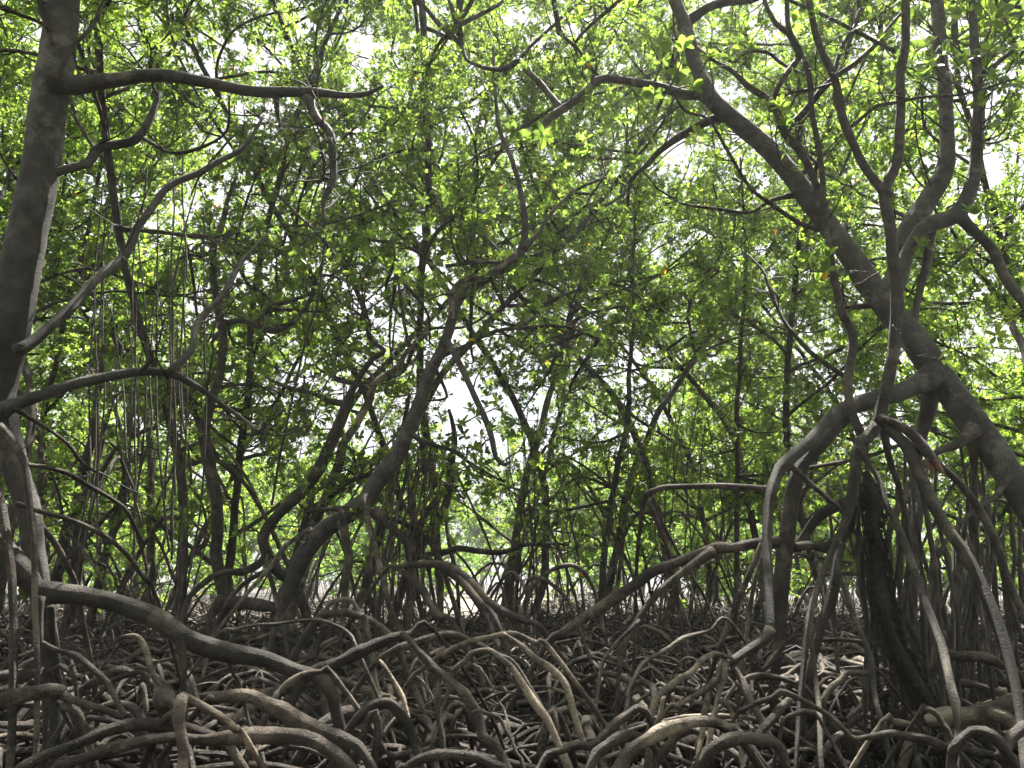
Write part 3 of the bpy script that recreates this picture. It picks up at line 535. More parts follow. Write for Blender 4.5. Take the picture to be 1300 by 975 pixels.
T7.limb("trunk", M_BARK, "66,755,15 72,725,16 85,680,14 100,640,12 118,600,9 128,570,7 140,520,5", 11.0, 11.2, gs=True, sides=10, flare=0, step=.15)
T7.limb("branch", M_BARK, "105,640,8 125,610,8 135,590,7 150,570,6 170,552,6 200,542,4", 11.2, 10.6, sides=7)
T7.limb("branch", M_BARK, "74,720,8 95,700,7 130,660,6 150,640,5", 11.0, 10.8, sides=7)
T8 = Tree("mangrove_tree", "pale slender mangrove stem rising beside the clearing with a dark forked arm", "tree", (-1.6, 11.5, 0))
T8.limb("trunk", M_PALE, "520,760,13 522,720,13 524,680,13 522,645,12 520,610,10 516,575,9 514,540,7 520,500,5", 11.5, 11.5, gs=True, sides=10, flare=0, step=.15)
T8.limb("trunk", M_BARK, "522,712,14 530,695,15 545,678,14 556,660,13 567,640,12 573,608,10 577,580,9 579,560,8 576,540,7 570,520,5", 11.3, 11.0, gs=True, sides=10, flare=0, step=.15)
T8.limb("branch", M_BARK, "526,690,11 532,668,10 543,645,10 558,628,9 570,615,8", 11.3, 11.1, sides=8)
T8.limb("prop_root", M_BARK, "530,708,8 550,704,8 566,702,9 582,697,9 600,697,9 633,700,8 655,694,7 674,691,6 700,690,5 721,692,4", 11.0, 10.4, sides=8, gnarl=.5)
T9 = Tree("mangrove_tree", "pale grey forked mangrove between the bent stem and the leaning dark trunk", "tree", (-2.9, 10.6, 0))
T9.limb("trunk", M_PALE, "372,770,14 382,730,15 392,695,15 402,662,15 415,635,14 423,608,13 430,585,13 433,563,12 448,542,12 460,525,11 471,508,11 478,488,10 494,476,9 506,466,8 512,452,7 521,440,6 545,420,4", 10.6, 10.2, gs=True, sides=10, flare=0, step=.15)
T9.limb("branch", M_BARK, "400,660,9 420,630,8 440,612,8 460,604,7 480,602,6 500,598,5", 10.4, 10.0, sides=8)
T10 = Tree("mangrove_tree", "thin dark upright mangrove stem right of the clearing", "tree", (1.6, 12, 0))
T10.limb("trunk", M_BARK, "763,770,11 765,745,10 768,700,10 775,650,9 785,591,9 795,537,8 800,482,7 803,408,5 805,320,4 806,240,3", 12, 12, gs=True, sides=9, flare=0, step=.2)
T11 = Tree("mangrove_tree", "thin straight mangrove pole left of the arching roots", "tree", (3.7, 12.5, 0))
T11.limb("trunk", M_BARK, "934,760,8 935,720,8 936,650,7 936,523,7 941,438,6 948,320,5 945,290,4 940,200,3", 12.5, 12.5, gs=True, sides=9, flare=0, step=.2)
crown_cloud(T10, (1.7, 12.2, 2.7), (2.2, 1.4, 1.25), 420, .072, 41, zmin=1.5, lobes=12)
crown_cloud(T11, (3.9, 12.8, 2.9), (1.9, 1.4, 1.3), 380, .072, 42, zmin=1.5, lobes=12)
for k in range(22):   # slim aerial roots let down from the crown to the mud
    x0 = hr.uniform(635, 905); y0 = hr.uniform(470, 640); x1 = x0 + hr.normal(0, 26); d = hr.uniform(9.5, 13); y1 = hr.uniform(745, 790)
    (T10 if x0 < 860 else T11).limb("aerial_root", M_BARK, f"{x0},{y0},1.6 {x0*.65+x1*.35+hr.normal(0,4)},{y0*.66+y1*.34},2 {x0*.3+x1*.7+hr.normal(0,5)},{y0*.33+y1*.67},2.2 {x1},{y1},2.6", d, d, ge=True, sides=5, gnarl=1.4, keep=False, flare=0, step=.25)
crown_cloud(T6, (-3.7, 12.0, 4.5), (1.7, 1.4, 1.4), 330, .072, 51, zmin=2.5, lobes=12)
crown_cloud(T9, (-2.0, 12.4, 5.0), (1.5, 1.4, 1.3), 300, .072, 52, zmin=2.5, lobes=12)
for t_, n_ in ((T4, 60), (T5, 40), (T6, 40), (T7, 24), (T8, 26), (T9, 24), (T10, 26), (T11, 26)):
    sprigs(t_, n_, .9, 2, .55, .105, r0=.012, zmin=1.5, wob=.2)
# ------------------------------------------------------------------ foreground roots, each its own thing
def root_thing(label, mat, specs, name="prop_root", group=None, cat="root", flags="e", sides=14, gnarl=.35, rough=.1):
    """specs: list of (spec, d0, d1); the first is the root itself, the others its forks"""
    p0, _ = P(*parse(specs[0][0])[0][:2], specs[0][1])
    e = empty(name, (float(p0[0]), float(p0[1]), 0), label, cat, group) if len(specs) > 1 else None
    for i, (s, d0, d1) in enumerate(specs):
        p, r = trace(s, d0, d1, "e" in flags or i > 0, "s" in flags and i == 0)
        jr = np.random.default_rng(len(label) * 7 + i); thick = name not in ("fallen_root", "fallen_log")
        r = [q * (.9 if thick else 1) * jr.uniform(.86, 1.14) for q in r]; p = [q + jr.normal(0, .0045, 3) for q in p]; p, r = spline(p, r, .03)
        mb = MB(); mb.add(*tube(p, r, sides, rough, gnarl, .2 if i else 0))
        if e: mb.build("root" if i == 0 else "side_root", mat, e)
        else: o = mb.build(name, mat); tag(o, label, cat, group)
R_, PL = M_ROOT, M_PALE  # PL: sun on a root is partly put into this paler bark
root_thing("very thick smooth root sweeping down rightwards from the left edge across the tangle", M_BARK, [
    ("-60,650,40 -7,696,38 27,726,33 45,748,30 70,756,28 101,758,27 152,768,27 203,788,28 237,808,27 288,826,26 338,836,24 375,847,22 398,857,20 415,875,18 424,900,16", 4.1, 4.3),
    ("52,757,10 53,800,8 58,868,8", 4.05, 4.0), ("230,812,12 232,840,9 233,878,8", 4.2, 4.2), ("288,832,8 296,855,5 306,880,5", 4.25, 4.2), ("66,770,12 66,810,10 72,850,10", 4.2, 4.3)], name="fallen_root", sides=20, gnarl=.15, rough=.05)
root_thing("dark split log end pointing up to the right in the middle foreground", M_SHAGGY, [
    ("368,900,16 382,870,17 400,852,18 430,840,19 460,826,19 490,815,17 520,806,13 546,797,6", 4.2, 4.5)], name="dead_log", cat="log", sides=12, rough=.2, gnarl=.2)
root_thing("long thick root arching low across the lower left corner", R_, [
    ("15,985,18 40,968,18 70,955,18 101,943,18 152,925,19 203,920,19 244,929,18 275,940,16 295,952,14", 3.4, 3.7)], flags="es", sides=16, gnarl=.15)
root_thing("thick root along the bottom edge running right under the short pale stump", R_, [
    ("60,985,14 81,972,15 120,959,17 152,950,18 210,940,18 257,937,20 325,936,24 389,940,24 415,950,20 440,970,18 455,990,16", 3.3, 3.5)], flags="es", sides=16, gnarl=.15)
root_thing("short pale yellowish stump root standing upright with one arm to the right", PL, [
    ("231,882,18 229,900,17 229,920,17 231,950,18 232,985,17", 3.2, 3.2), ("232,884,16 245,889,12 271,902,13 290,917,13 300,928,12 310,935,9", 3.25, 3.35)], name="stump_root", gnarl=.2)
root_thing("dark knobbly root shoulder just left of the pale stump", R_, [
    ("232,892,14 222,905,14 205,925,14", 3.5, 3.6), ("212,915,16 204,885,26 206,878,28 216,892,24 226,910,16", 3.7, 3.6)], gnarl=.1)
root_thing("thick mossy root humping right of the pale stump then sinking to the bottom", R_, [
    ("255,895,12 268,888,16 285,883,18 305,882,19 325,887,21 340,894,23 358,903,25 375,914,26 406,926,26 440,940,22 460,960,18", 3.8, 3.7)], flags="es", sides=16, gnarl=.15)
root_thing("thick cut-off root at the left edge with a thin root continuing from its end", R_, [
    ("-20,905,26 5,893,25 30,884,23 60,878,22 80,879,20", 3.6, 3.8), ("80,882,12 100,890,10 135,902,10 155,910,9 169,918,8", 3.8, 3.7), ("80,895,14 95,903,11 108,920,11 115,938,9", 3.8, 3.8), ("72,890,8 86,915,8 100,942,7", 3.9, 3.9)], flags="s", gnarl=.15)
root_thing("slim root arching from a broken tip down to the right in the left foreground", R_, [
    ("54,817,6 70,822,8 88,829,9 100,834,9 120,850,9 135,868,10 150,890,10 162,908,10 170,920,10", 4.0, 3.8)], gnarl=.15)
root_thing("small crooked root with knobbly lichen on its drooping end at the left", R_, [
    ("62,850,5 72,845,6 82,845,7 90,852,8 95,865,7 98,885,6", 3.9, 3.9)], gnarl=.5, rough=.2)
root_thing("low wide dark root hump at the left edge below the big root", R_, [
    ("-30,870,20 0,862,20 30,860,20 50,864,18 70,872,14", 4.2, 4.3)], flags="es")
root_thing("sunlit bent root like an elbow left of the low sweeping root", PL, [
    ("142,820,4 150,812,6 160,808,7 172,807,8 180,815,9 185,830,10 190,848,10 196,868,8", 4.3, 4.2), ("158,810,6 145,830,5 132,846,4 120,862,4", 4.3, 4.5)], gnarl=.4)
root_thing("rounded root loop between the elbow root and the thick left root", R_, [
    ("96,885,10 105,872,12 125,860,13 152,850,13 175,856,10 190,866,8", 4.2, 4.4)], flags="es")
root_thing("thin root loop curling under the sunlit elbow root", R_, [
    ("112,898,6 128,880,7 145,865,7 165,856,8 180,853,8 192,858,8 200,868,7", 4.0, 4.1)], flags="es")
root_thing("pair of thin straight sticks leaning across the left foreground", R_, [
    ("10,892,4 30,872,4 51,858,4 60,852,3", 3.8, 4.0), ("8,905,3 50,865,3 72,840,3", 4.0, 4.4)], gnarl=.1)
root_thing("thick reddish root rising steeply then bending flat right of the log", R_, [
    ("372,838,13 380,824,15 389,807,15 398,795,14 408,785,14 425,778,13 445,776,12 464,781,11 480,790,11 494,805,11 505,822,10", 5.4, 5.3), ("462,782,10 466,800,9 470,830,8", 5.3, 5.3)], flags="es")
root_thing("slim root forming a narrow hoop above the split log", R_, [
    ("408,800,5 412,780,7 420,765,8 436,759,8 448,764,8 456,778,8 463,800,8 470,822,7", 5.8, 5.4)], flags="es")
root_thing("long thin arching root crossing in front of the leaning dark trunk's foot", R_, [
    ("272,812,4 300,800,5 325,797,5 350,792,6 369,789,6 388,787,6 406,787,6 425,794,6 440,805,6 455,822,5", 5.2, 4.8)], flags="es", gnarl=.2)
root_thing("arched root with a dark underside just left of the split log", R_, [
    ("345,895,10 355,880,10 372,866,11 390,858,11 410,855,10 425,860,9", 4.0, 4.1)], flags="es")
root_thing("long slim root arching from the log rightwards to two diverging ends", PL, [
    ("515,870,6 535,850,7 555,838,8 582,822,8 605,813,8 622,808,8 640,804,8 655,806,8 680,816,8 700,824,8", 4.3, 4.4), ("640,806,7 655,814,8 667,824,9 682,835,9 694,845,11 706,856,12 714,868,12 724,888,12 731,909,11 738,938,10 744,958,8", 4.3, 4.0)], flags="es", gnarl=.2)
root_thing("pale topped root hooking over at the centre and running down to the right", PL, [
    ("570,866,7 576,850,8 586,838,9 598,831,9 613,826,9 624,828,10 634,834,10 648,848,11 660,865,12 672,880,12 684,897,13 700,925,12", 4.15, 4.0)], flags="es", gnarl=.2)
root_thing("thick dark root running diagonally down from beside the log's tip", R_, [
    ("512,800,8 520,812,9 531,824,10 543,838,12 555,851,13 565,860,14 575,868,15 588,881,17 599,895,17 608,915,16 613,936,16 633,962,14", 4.1, 3.8)], gnarl=.15)
root_thing("straight upright root standing below the end of the split log", R_, [
    ("556,855,8 558,880,9 560,909,9 562,935,9 566,957,8", 4.0, 3.9)], gnarl=.2)
root_thing("short sunlit root slanting down left of the diagonal dark root", PL, [
    ("481,837,5 490,846,7 501,862,8 510,880,8 516,897,8", 4.2, 4.1)], gnarl=.3)
root_thing("slim root bending over low in the centre bottom with shell-studded side", R_, [
    ("598,904,5 609,902,6 622,906,6 633,912,6 643,924,6 650,938,6 656,955,6 662,975,6", 3.7, 3.5)], gnarl=.2, rough=.15)
root_thing("broad low root hump on the bottom edge at the centre", R_, [
    ("500,985,14 515,973,16 535,965,17 559,960,17 582,960,17 605,965,16 630,975,15 650,990,12", 3.3, 3.3)], flags="es")
root_thing("pair of low barnacled roots crossing left of the bottom centre hump", M_BARK, [
    ("440,935,14 462,905,18 478,890,18 495,893,16 510,905,14 522,930,13", 3.9, 3.9), ("470,975,14 480,930,14 472,905,13", 3.8, 3.8)], flags="es", rough=.18)
root_thing("curved root rising from the bottom centre into a bent knee at the right", R_, [
    ("672,990,9 684,973,10 698,960,11 714,950,11 732,946,12 751,949,13 768,934,13 785,916,14 798,905,14 809,899,14 818,903,12 825,913,10 832,930,9", 3.6, 3.8)], flags="es", gnarl=.2)
root_thing("thick forked root at the bottom right of centre curving to the edge", R_, [
    ("742,990,16 751,972,17 761,957,17 772,945,17 787,938,17 802,935,17 815,938,15 826,945,13", 3.5, 3.6)], flags="es")
root_thing("thickest pale root sweeping low from the bottom edge up to the right", PL, [
    ("770,995,18 785,975,20 802,959,21 819,946,22 842,932,22 870,921,20 894,916,16 912,919,14 928,925,13 940,934,12", 3.4, 3.5)], flags="es", gnarl=.15)
root_thing("thin upright root beside the bent knee with a curved top to the right", R_, [
    ("796,912,6 796,895,7 799,878,7 806,858,7 816,844,7 829,834,8 848,822,7 870,811,7 900,802,6 930,792,5", 4.1, 4.7)], flags="es", gnarl=.2)
root_thing("smooth pale upright root joined to a slanting arm from the upper right", PL, [
    ("822,950,10 826,925,10 828,905,10 832,890,11 838,880,11 850,873,11 862,866,10 878,853,8 893,838,8 907,829,7 920,832,7 930,838,6", 3.9, 4.2)], flags="s", gnarl=.2)
root_thing("thin pale root slanting beside the smooth upright one", PL, [("842,885,5 838,905,7 834,925,7 830,945,6", 3.9, 3.85)], gnarl=.2)
root_thing("fan of bleached roots spreading down from a knotted joint at lower right", PL, [
    ("920,842,14 914,850,12 911,860,9 903,874,9 898,884,9 894,905,9 890,935,9 886,965,8", 4.25, 4.0), ("922,840,11 920,860,9 914,882,9 906,910,9 899,940,9", 4.2, 4.0),
    ("931,848,9 940,865,12 951,887,12 964,912,12 975,933,12 989,955,11", 4.2, 3.9), ("936,866,8 950,888,9 962,905,9 975,925,8", 4.25, 4.1), ("917,888,8 925,902,8 931,918,8 937,940,8 940,965,8", 4.1, 3.9), ("910,862,8 896,875,7 878,886,7 860,895,7 846,902,6", 4.15, 4.2)], gnarl=.25)
root_thing("thick arching root at the bottom right looping past the bleached fan", R_, [
    ("872,995,18 887,973,20 900,960,21 914,949,21 930,941,21 948,938,20 970,941,19 985,948,18 994,958,17 998,978,15", 3.4, 3.4)], flags="es", gnarl=.15)
root_thing("long arched root left of the bleached fan reaching the thick pale root", R_, [
    ("850,945,12 868,926,12 880,916,13 895,913,14 915,917,14 935,930,15 946,940,16", 3.55, 3.6)], flags="es")
root_thing("dark root with a sharp knee between the fan and the shaggy black root", R_, [
    ("930,916,6 945,903,7 962,892,8 980,885,10 993,881,11 1004,884,11 1018,888,8 1034,896,8 1050,907,8 1068,923,9 1083,936,9 1096,936,9 1110,932,10 1130,931,11 1148,933,12 1165,936,13 1181,939,14 1200,947,14 1215,956,12", 3.9, 3.7), ("1004,886,11 990,900,12 975,916,13 965,932,12 950,955,10", 3.9, 3.7)], flags="es", gnarl=.2)
root_thing("smooth hoop root right of the sharp knee", R_, [
    ("1046,905,8 1048,888,9 1056,875,10 1066,865,10 1077,858,9 1090,855,8 1104,855,7 1120,860,6", 4.3, 4.4)], flags="es")
root_thing("slender hoop root behind the fan of bleached roots", R_, [
    ("930,870,6 945,862,8 958,858,9 972,858,9 990,860,8 1009,865,8 1025,876,7", 4.6, 4.6)], flags="es")
root_thing("small loop root close under the sharp knee", R_, [("993,925,6 997,912,7 1006,906,8 1020,905,8 1034,907,8 1040,915,6", 3.8, 3.8)], flags="es")
root_thing("thick pale log with a broken stub at the lower right", PL, [
    ("1180,915,18 1198,909,24 1215,908,28 1235,909,29 1255,905,28 1272,896,22 1288,889,15", 4.0, 4.0), ("1250,905,18 1275,912,17 1300,935,16", 4.0, 3.9)], name="fallen_log", cat="log", flags="", gnarl=.12, sides=16)
root_thing("thick root lying low behind the pale log near the right edge", R_, [
    ("1195,842,12 1215,836,17 1235,836,18 1249,838,18 1268,845,16 1290,858,14", 4.7, 4.6)], flags="es")
root_thing("pair of humped roots in the bottom right corner", R_, [
    ("1205,975,14 1212,950,15 1225,936,16 1240,932,17 1258,938,17 1275,955,16 1285,975,14", 3.6, 3.5), ("1272,965,14 1278,945,15 1292,930,16 1315,925,15", 3.6, 3.7)], flags="es")
root_thing("stubby pale root end pointing right behind the shaggy root's foot", PL, [("1120,912,8 1131,915,9 1148,917,10 1162,922,8", 3.9, 3.9)], gnarl=.1, flags="s")
root_thing("slim root bending down between the shaggy root and the pale log", R_, [("1165,905,7 1172,900,9 1183,905,10 1192,912,10 1199,922,10 1206,938,9", 3.8, 3.7)], flags="es")
root_thing("long thin fallen root lying level across the right tangle", R_, [("1000,812,6 1040,810,6 1080,812,6 1130,822,6 1165,838,6", 5.2, 5.0)], flags="es", gnarl=.5)
root_thing("bundle of dark roots looping over right of the clearing", R_, [
    ("486,729,6 505,719,8 528,716,9 548,716,11 565,719,12 583,730,13 599,743,13 616,759,13 633,774,13 650,783,12 667,790,11 690,800,9", 7.4, 6.8),
    ("500,720,8 521,732,10 535,746,11 548,763,11 560,777,10 575,789,9", 7.4, 7.0), ("565,722,8 590,742,9 612,766,9 630,790,8", 7.2, 6.8)], flags="es")
root_thing("brown hoop roots beyond the centre standing before the bright foliage", R_, [
    ("664,790,6 670,760,7 680,742,7 700,725,7 722,718,7 740,725,7 752,745,6 760,775,6", 8.2, 8.2), ("668,752,6 660,735,6 640,735,5", 8.2, 8.4)], flags="es")
root_thing("pale hooked root standing in front of the clearing", R_, [("664,748,5 672,735,6 684,733,6 700,742,6 716,757,6 728,778,6", 7.2, 7.0)], flags="es")
root_thing("arched thick root of the centre tangle below the clearing", R_, [("470,850,9 500,828,10 530,815,11 570,806,11 600,815,11 630,833,10 655,850,9", 4.9, 4.8)], flags="es")
# ------------------------------------------------------------------ the forest behind: a few grown trees, copied
def grow(seed, H=9.0, spread=2.3, limbs=12, subs=7, tw=8, size=.072, low=1.15, lean=.25, joined=False, skirt=12, aerial=4, per=8, mat=M_LEAF, r0=.10):
    """returns a list of (part name, mesh, kind) for one mangrove standing at the origin"""
    r = np.random.default_rng(seed); parts = []
    T = walk((0, 0, .9), (r.normal(0, lean), r.normal(0, lean), 1), 16, (H - 1.3) / 16, .07, .05, r); tp, trd = spline(T, np.linspace(r0, .022, len(T)), .25)
    tr = MB(); tr.add(*tube(tp, trd, 8, .08, .3, 0, r))
    W = MB() ; tips = []; ax = []; TW = []; TT = []; limb_meshes = []
    for k in range(limbs):
        z = low + (H - low - .6) * (k + r.uniform(0, 1)) / limbs; i = int(np.argmin(np.abs(tp[:, 2] - z))); az = k * 2.4 + r.normal(0, .5)
        f = 1 - .5 * max(0, (z - low) / (H - low)) ** 2
        L = spread * f * r.uniform(.7, 1.15); n = 9
        lp = walk(tp[i], (math.cos(az), math.sin(az), r.uniform(.1, .75)), n, L / n, .16, .03, r); lr = np.linspace(min(trd[i] * .6, .045), .012, n + 1)
        q, qr = spline(lp, lr, .3); m = W if joined else MB(); m.add(*tube(q, qr, 6, .1, .3, .3, r)); limb_meshes.append(m)
        for s in range(subs):
            j = r.integers(2, n + 1); sl_ = r.uniform(.35, .95) * (.6 + .4 * f); dd = norm(norm(lp[j] - lp[j - 1]) + r.normal(0, .7, 3))
            sp = walk(lp[j], dd, 5, sl_ / 5, .2, .04, r); W2 = np.linspace(.010, .004, 6); TW.append((sp, W2))
            for t in range(tw):
                u = r.integers(1, 6); d2 = norm(norm(sp[u] - sp[u - 1]) + r.normal(0, .7, 3)); l2 = r.uniform(.08, .38)
                e = walk(sp[u], d2, 5, l2 / 5, .12, .05, r); TT.append(e[[0, 2, 5]]); tips.append(e[-1]); ax.append(norm(e[-1] - e[-2]))
                if l2 > .22: tips.append(e[2]); ax.append(norm(d2 + r.normal(0, .6, 3)))
    tm = MB(); tm.add(*batch_tubes(np.array([a for a, b in TW]), np.array([b for a, b in TW]), 4)); tm.add(*batch_tubes(np.array(TT), np.tile((.004, .003, .002), (len(TT), 1)), 3))
    R = MB(); rm = []
    for k in range(skirt):
        az = k * 2.4 + r.normal(0, .4); z = r.uniform(.8, 1.9) if k % 3 else r.uniform(1.6, 2.6); i = int(np.argmin(np.abs(tp[:, 2] - z))); b = tp[i]; o = np.array((math.cos(az), math.sin(az), 0)); s = r.uniform(.5, 1.3) * (.5 + z / 2)
        pts = [b, b + o * s * .28 + (0, 0, .06 * s), b + o * s * .62 + (0, 0, -.28 * b[2]), b + o * s * .88 + (0, 0, -.66 * b[2]), b + o * s + (0, 0, -b[2] - .12)]
        q, qr = spline(pts, np.array((.024, .020, .018, .016, .014)) * r.uniform(.7, 1.4), .2); m = R if joined else MB(); m.add(*tube(q, qr, 6, .1, .6, .3, r)); rm.append(m)
    for k in range(2):   # forked foot of the trunk
        az = r.uniform(0, 6.28); q, qr = spline([tp[2], tp[0], tp[0] + np.array((math.cos(az) * .18, math.sin(az) * .18, -.45)), np.array((math.cos(az) * .35, math.sin(az) * .35, -.15))], np.array((.8, .9, .75, .6)) * r0, .2)
        m = R if joined else MB(); m.add(*tube(q, qr, 8, .1, .2, 0, r)); rm.append(m)
    for k in range(aerial):
        a, b = TW[r.integers(len(TW))]; p0 = a[-1]
        if p0[2] > 5: continue
        q, qr = spline([p0, p0 + r.normal(0, .06, 3) - (0, 0, p0[2] * .4), p0 * (1, 1, .2) + r.normal(0, .1, 3), p0 * (1, 1, 0) + (r.normal(0, .15), 0, -.1)], (.006, .008, .009, .010), .3); m = R if joined else MB(); m.add(*tube(q, qr, 5, .1, 1.0, 0, r)); rm.append(m)
    cm = MB(); cm.add(*leaf_batch(*rosettes(np.array(tips), np.array(ax), per, size, r)))
    parts.append(("trunk", tr.mesh("trunk", M_FAR), None))
    if joined: parts.append(("branches", W.mesh("branches", M_FAR), "stuff")); parts.append(("prop_roots", R.mesh("prop_roots", M_ROOT), "stuff"))
    else:
        parts += [("branch", m.mesh("branch", M_FAR), None) for m in limb_meshes] + [("prop_root", m.mesh("prop_root", M_ROOT), None) for m in rm]
    parts.append(("twigs", tm.mesh("twigs", M_FAR), "stuff")); parts.append(("crown", cm.mesh("crown", mat, "tint"), "stuff"))
    return parts
def place(parts, x, y, rz, s, label, group, name="mangrove_tree", sx=1.0):
    e = bpy.data.objects.new(name, None); e.location = (x, y, 0); e.rotation_euler = (0, 0, rz); e.scale = (s * sx, s * sx, s); link(e); tag(e, label, "tree", group)
    for n, me, k in parts:
        o = bpy.data.objects.new(n, me); link(o, e)
        if k: o["kind"] = k
    return e
near_kinds = [grow(101, 10.5, 2.6, limbs=20, subs=9, tw=12, r0=.06, skirt=6, aerial=1), grow(102, 11.5, 2.8, lean=.12, limbs=21, subs=9, tw=12, r0=.065, skirt=6, aerial=1), grow(103, 8.5, 2.6, low=1.1, limbs=18, subs=9, tw=12, r0=.05, skirt=8, aerial=1)]
far_kinds = [grow(111, 10.5, 2.6, joined=True, aerial=1, limbs=20, subs=9, tw=12, r0=.05, skirt=5), grow(112, 12, 2.8, joined=True, aerial=1, lean=.1, limbs=22, subs=9, tw=12, r0=.055, skirt=5), grow(113, 8, 2.7, joined=True, aerial=1, low=.9, limbs=18, subs=9, tw=12, r0=.045, skirt=5)]
tall_kinds = [grow(131, 12.0, 3.3, limbs=26, subs=8, tw=12, low=4.3, size=.066, r0=.055, skirt=5, aerial=0), grow(132, 12.8, 3.2, limbs=26, subs=8, tw=12, low=4.8, size=.066, r0=.055, skirt=5, aerial=0, lean=.12)]
young = [grow(121, 7.5, 2.8, joined=True, low=.5, mat=M_LEAF_FAR, size=.14, skirt=6, limbs=14), grow(122, 6.2, 2.9, joined=True, low=.4, mat=M_LEAF_FAR, size=.14, skirt=6, limbs=13)]
fr = np.random.default_rng(42); placed = []; FOREST = []
GAPS = [(1040, 30, 60, 24), (600, 60, 26, 12)]
def ok_at(x, y, dmin):
    return all(math.hypot(x - a, (y - b)) > dmin for a, b in placed)
def scatter(y0, y1, n, dmin, kinds, zone, s0, s1):
    c = 0
    for _ in range(n * 30):
        if c >= n: break
        y = fr.uniform(y0, y1); x = fr.uniform(-1, 1) * (.66 * y + 2.2); px = 650 + F * x / y
        if not ok_at(x, y, dmin): continue
        if (y > 10 and 500 < px < 650) or (10 < y < 19 and 430 < px < 650): continue
        placed.append((x, y)); k = kinds[fr.integers(len(kinds))]
        lab, grp = zone(px)
        e = place(k, x, y, fr.uniform(0, 6.28), fr.uniform(s0, s1), lab, grp, sx=fr.uniform(.92, 1.1)); c += 1; FOREST.append((px, y, e))
def zone_mid(px):
    z = "left of the leaning dark trunk" if px < 480 else ("behind the centre of the root tangle" if px < 900 else "behind the broad trunk on the right")
    return f"leafy green mangrove on thin prop roots {z}", f"leafy mangroves {z}"
def zone_far(px):
    z = "far behind the stems on the left" if px < 480 else ("far behind the centre" if px < 900 else "far behind the roots on the right")
    return f"dense mangrove {z}", f"mangroves {z}"
for (x, y, s, k) in ((-7.5, 10.5, .95, 0), (8.2, 10.4, 1.0, 1), (4.6, 12.0, 1.0, 0), (-4.6, 13.2, 1.05, 1)):
    placed.append((x, y)); px = 650 + F * x / y; l_, g_ = zone_mid(px); FOREST.append((px, y, place(near_kinds[k], x, y, fr.uniform(0, 6.28), s, l_, g_)))
def tall(px, y, k, s, lab, grp="tall thin stemmed mangroves arching over the near roots"):
    x = (px - 650) * y / F; placed.append((x, y)); place(tall_kinds[k], x, y, fr.uniform(0, 6.28), s, lab, grp)
tall(20, 9.4, 0, 1.05, "thin tall mangrove just behind the big left trunk, leafy only high up", None)
tall(245, 10.6, 1, 1.15, "thin tall mangrove with a high crown among the hanging aerial roots", None)
tall(470, 12.6, 0, 1.3, "tall mangrove whose high crown hangs behind the leaning dark trunk", None)
tall(690, 14.5, 1, 1.35, "tall mangrove with a high crown over the clearing", None)
tall(850, 12.0, 0, 1.2, "thin tall mangrove with a high crown left of the arching roots", None)
tall(1285, 9.6, 1, 1.05, "thin tall mangrove with a high crown at the right edge", None)
for (x, y, k, s) in ((-8.6, 2.4, 0, 1), (8.4, 2.6, 1, 1), (-4.2, -1.5, 1, 1), (4.4, -2.2, 0, 1), (.3, -3.6, 1, .95), (-8.2, -1, 0, 1), (8.6, -.5, 1, 1), (-3, -6.5, 0, 1), (3.2, -7, 1, 1), (-7.5, 7, 1, 1), (8.4, 6.5, 0, 1)):
    place(tall_kinds[k], x, y, fr.uniform(0, 6.28), s, "tall mangrove of the grove standing around the viewpoint", "mangroves around the viewpoint")
tall(530, 15.0, 0, 1.3, "tall mangrove with a high crown right behind the leaning dark trunk's crown", None)
tall(10, 13.5, 1, 1.25, "tall mangrove with a high crown far behind the big left trunk", None)
tall(645, 14.2, 0, 1.3, "tall mangrove with a high crown just right of the clearing", None)
tall(770, 15.5, 0, 1.3, "tall mangrove with a high crown behind the thin dark upright stem", None)
tall(75, 11.5, 0, 1.1, "tall mangrove with a high crown left of the hanging aerial roots", None)
tall(560, 15.5, 0, 1.5, "tall mangrove with a high crown far behind the leaning trunk's tip", None)
tall(960, 14.5, 0, 1.25, "tall mangrove with a high crown behind the thin straight pole", None)
tall(205, 13.8, 0, 1.3, "tall mangrove with a high crown behind the hanging aerial roots", None)
tall(140, 12.5, 1, 1.25, "tall mangrove with a high crown far behind the left trunk's upper branches", None)
tall(375, 15.5, 0, 1.4, "tall mangrove with a high crown behind the straight upright stem", None)
for (x, y, k, s) in ((-3.8, -4.6, 0, .9), (2.9, -5.0, 2, 1.0), (.4, -6.8, 1, 1.0), (7, -3.6, 0, 1.0), (-7.4, -3.4, 2, 1.1), (-1.5, -9.5, 0, 1.1), (4.8, -11, 1, 1.1), (-6.5, -11.5, 2, 1.2), (9.5, -7, 2, 1.2), (-11, -6, 1, 1.1), (12, 0, 0, 1.1), (-12.5, 1, 2, 1.2), (1.5, -14, 1, 1.2), (-4, -16, 0, 1.2), (8, -16, 2, 1.3), (13, -13, 1, 1.2), (-14, -13, 0, 1.2)):
    place(far_kinds[k], x, y, fr.uniform(0, 6.28), s, "dense mangrove of the grove behind the viewpoint", "mangroves behind the viewpoint")
scatter(11.5, 18, 12, 2.5, near_kinds, zone_mid, 1.0, 1.3)
scatter(18, 32, 19, 2.9, far_kinds, zone_far, 1.0, 1.35)
for i in range(46):
    x = -62 + 124 * (i + fr.uniform(-.3, .3)) / 46; y = fr.uniform(50, 74) if i % 2 else fr.uniform(74, 96)
    place(young[i % 2], x, y, fr.uniform(0, 6.28), fr.uniform(1.5, 2.2), "bright green mangrove in the treeline beyond the sandy clearing", "sunlit treeline beyond the clearing", sx=1.15)
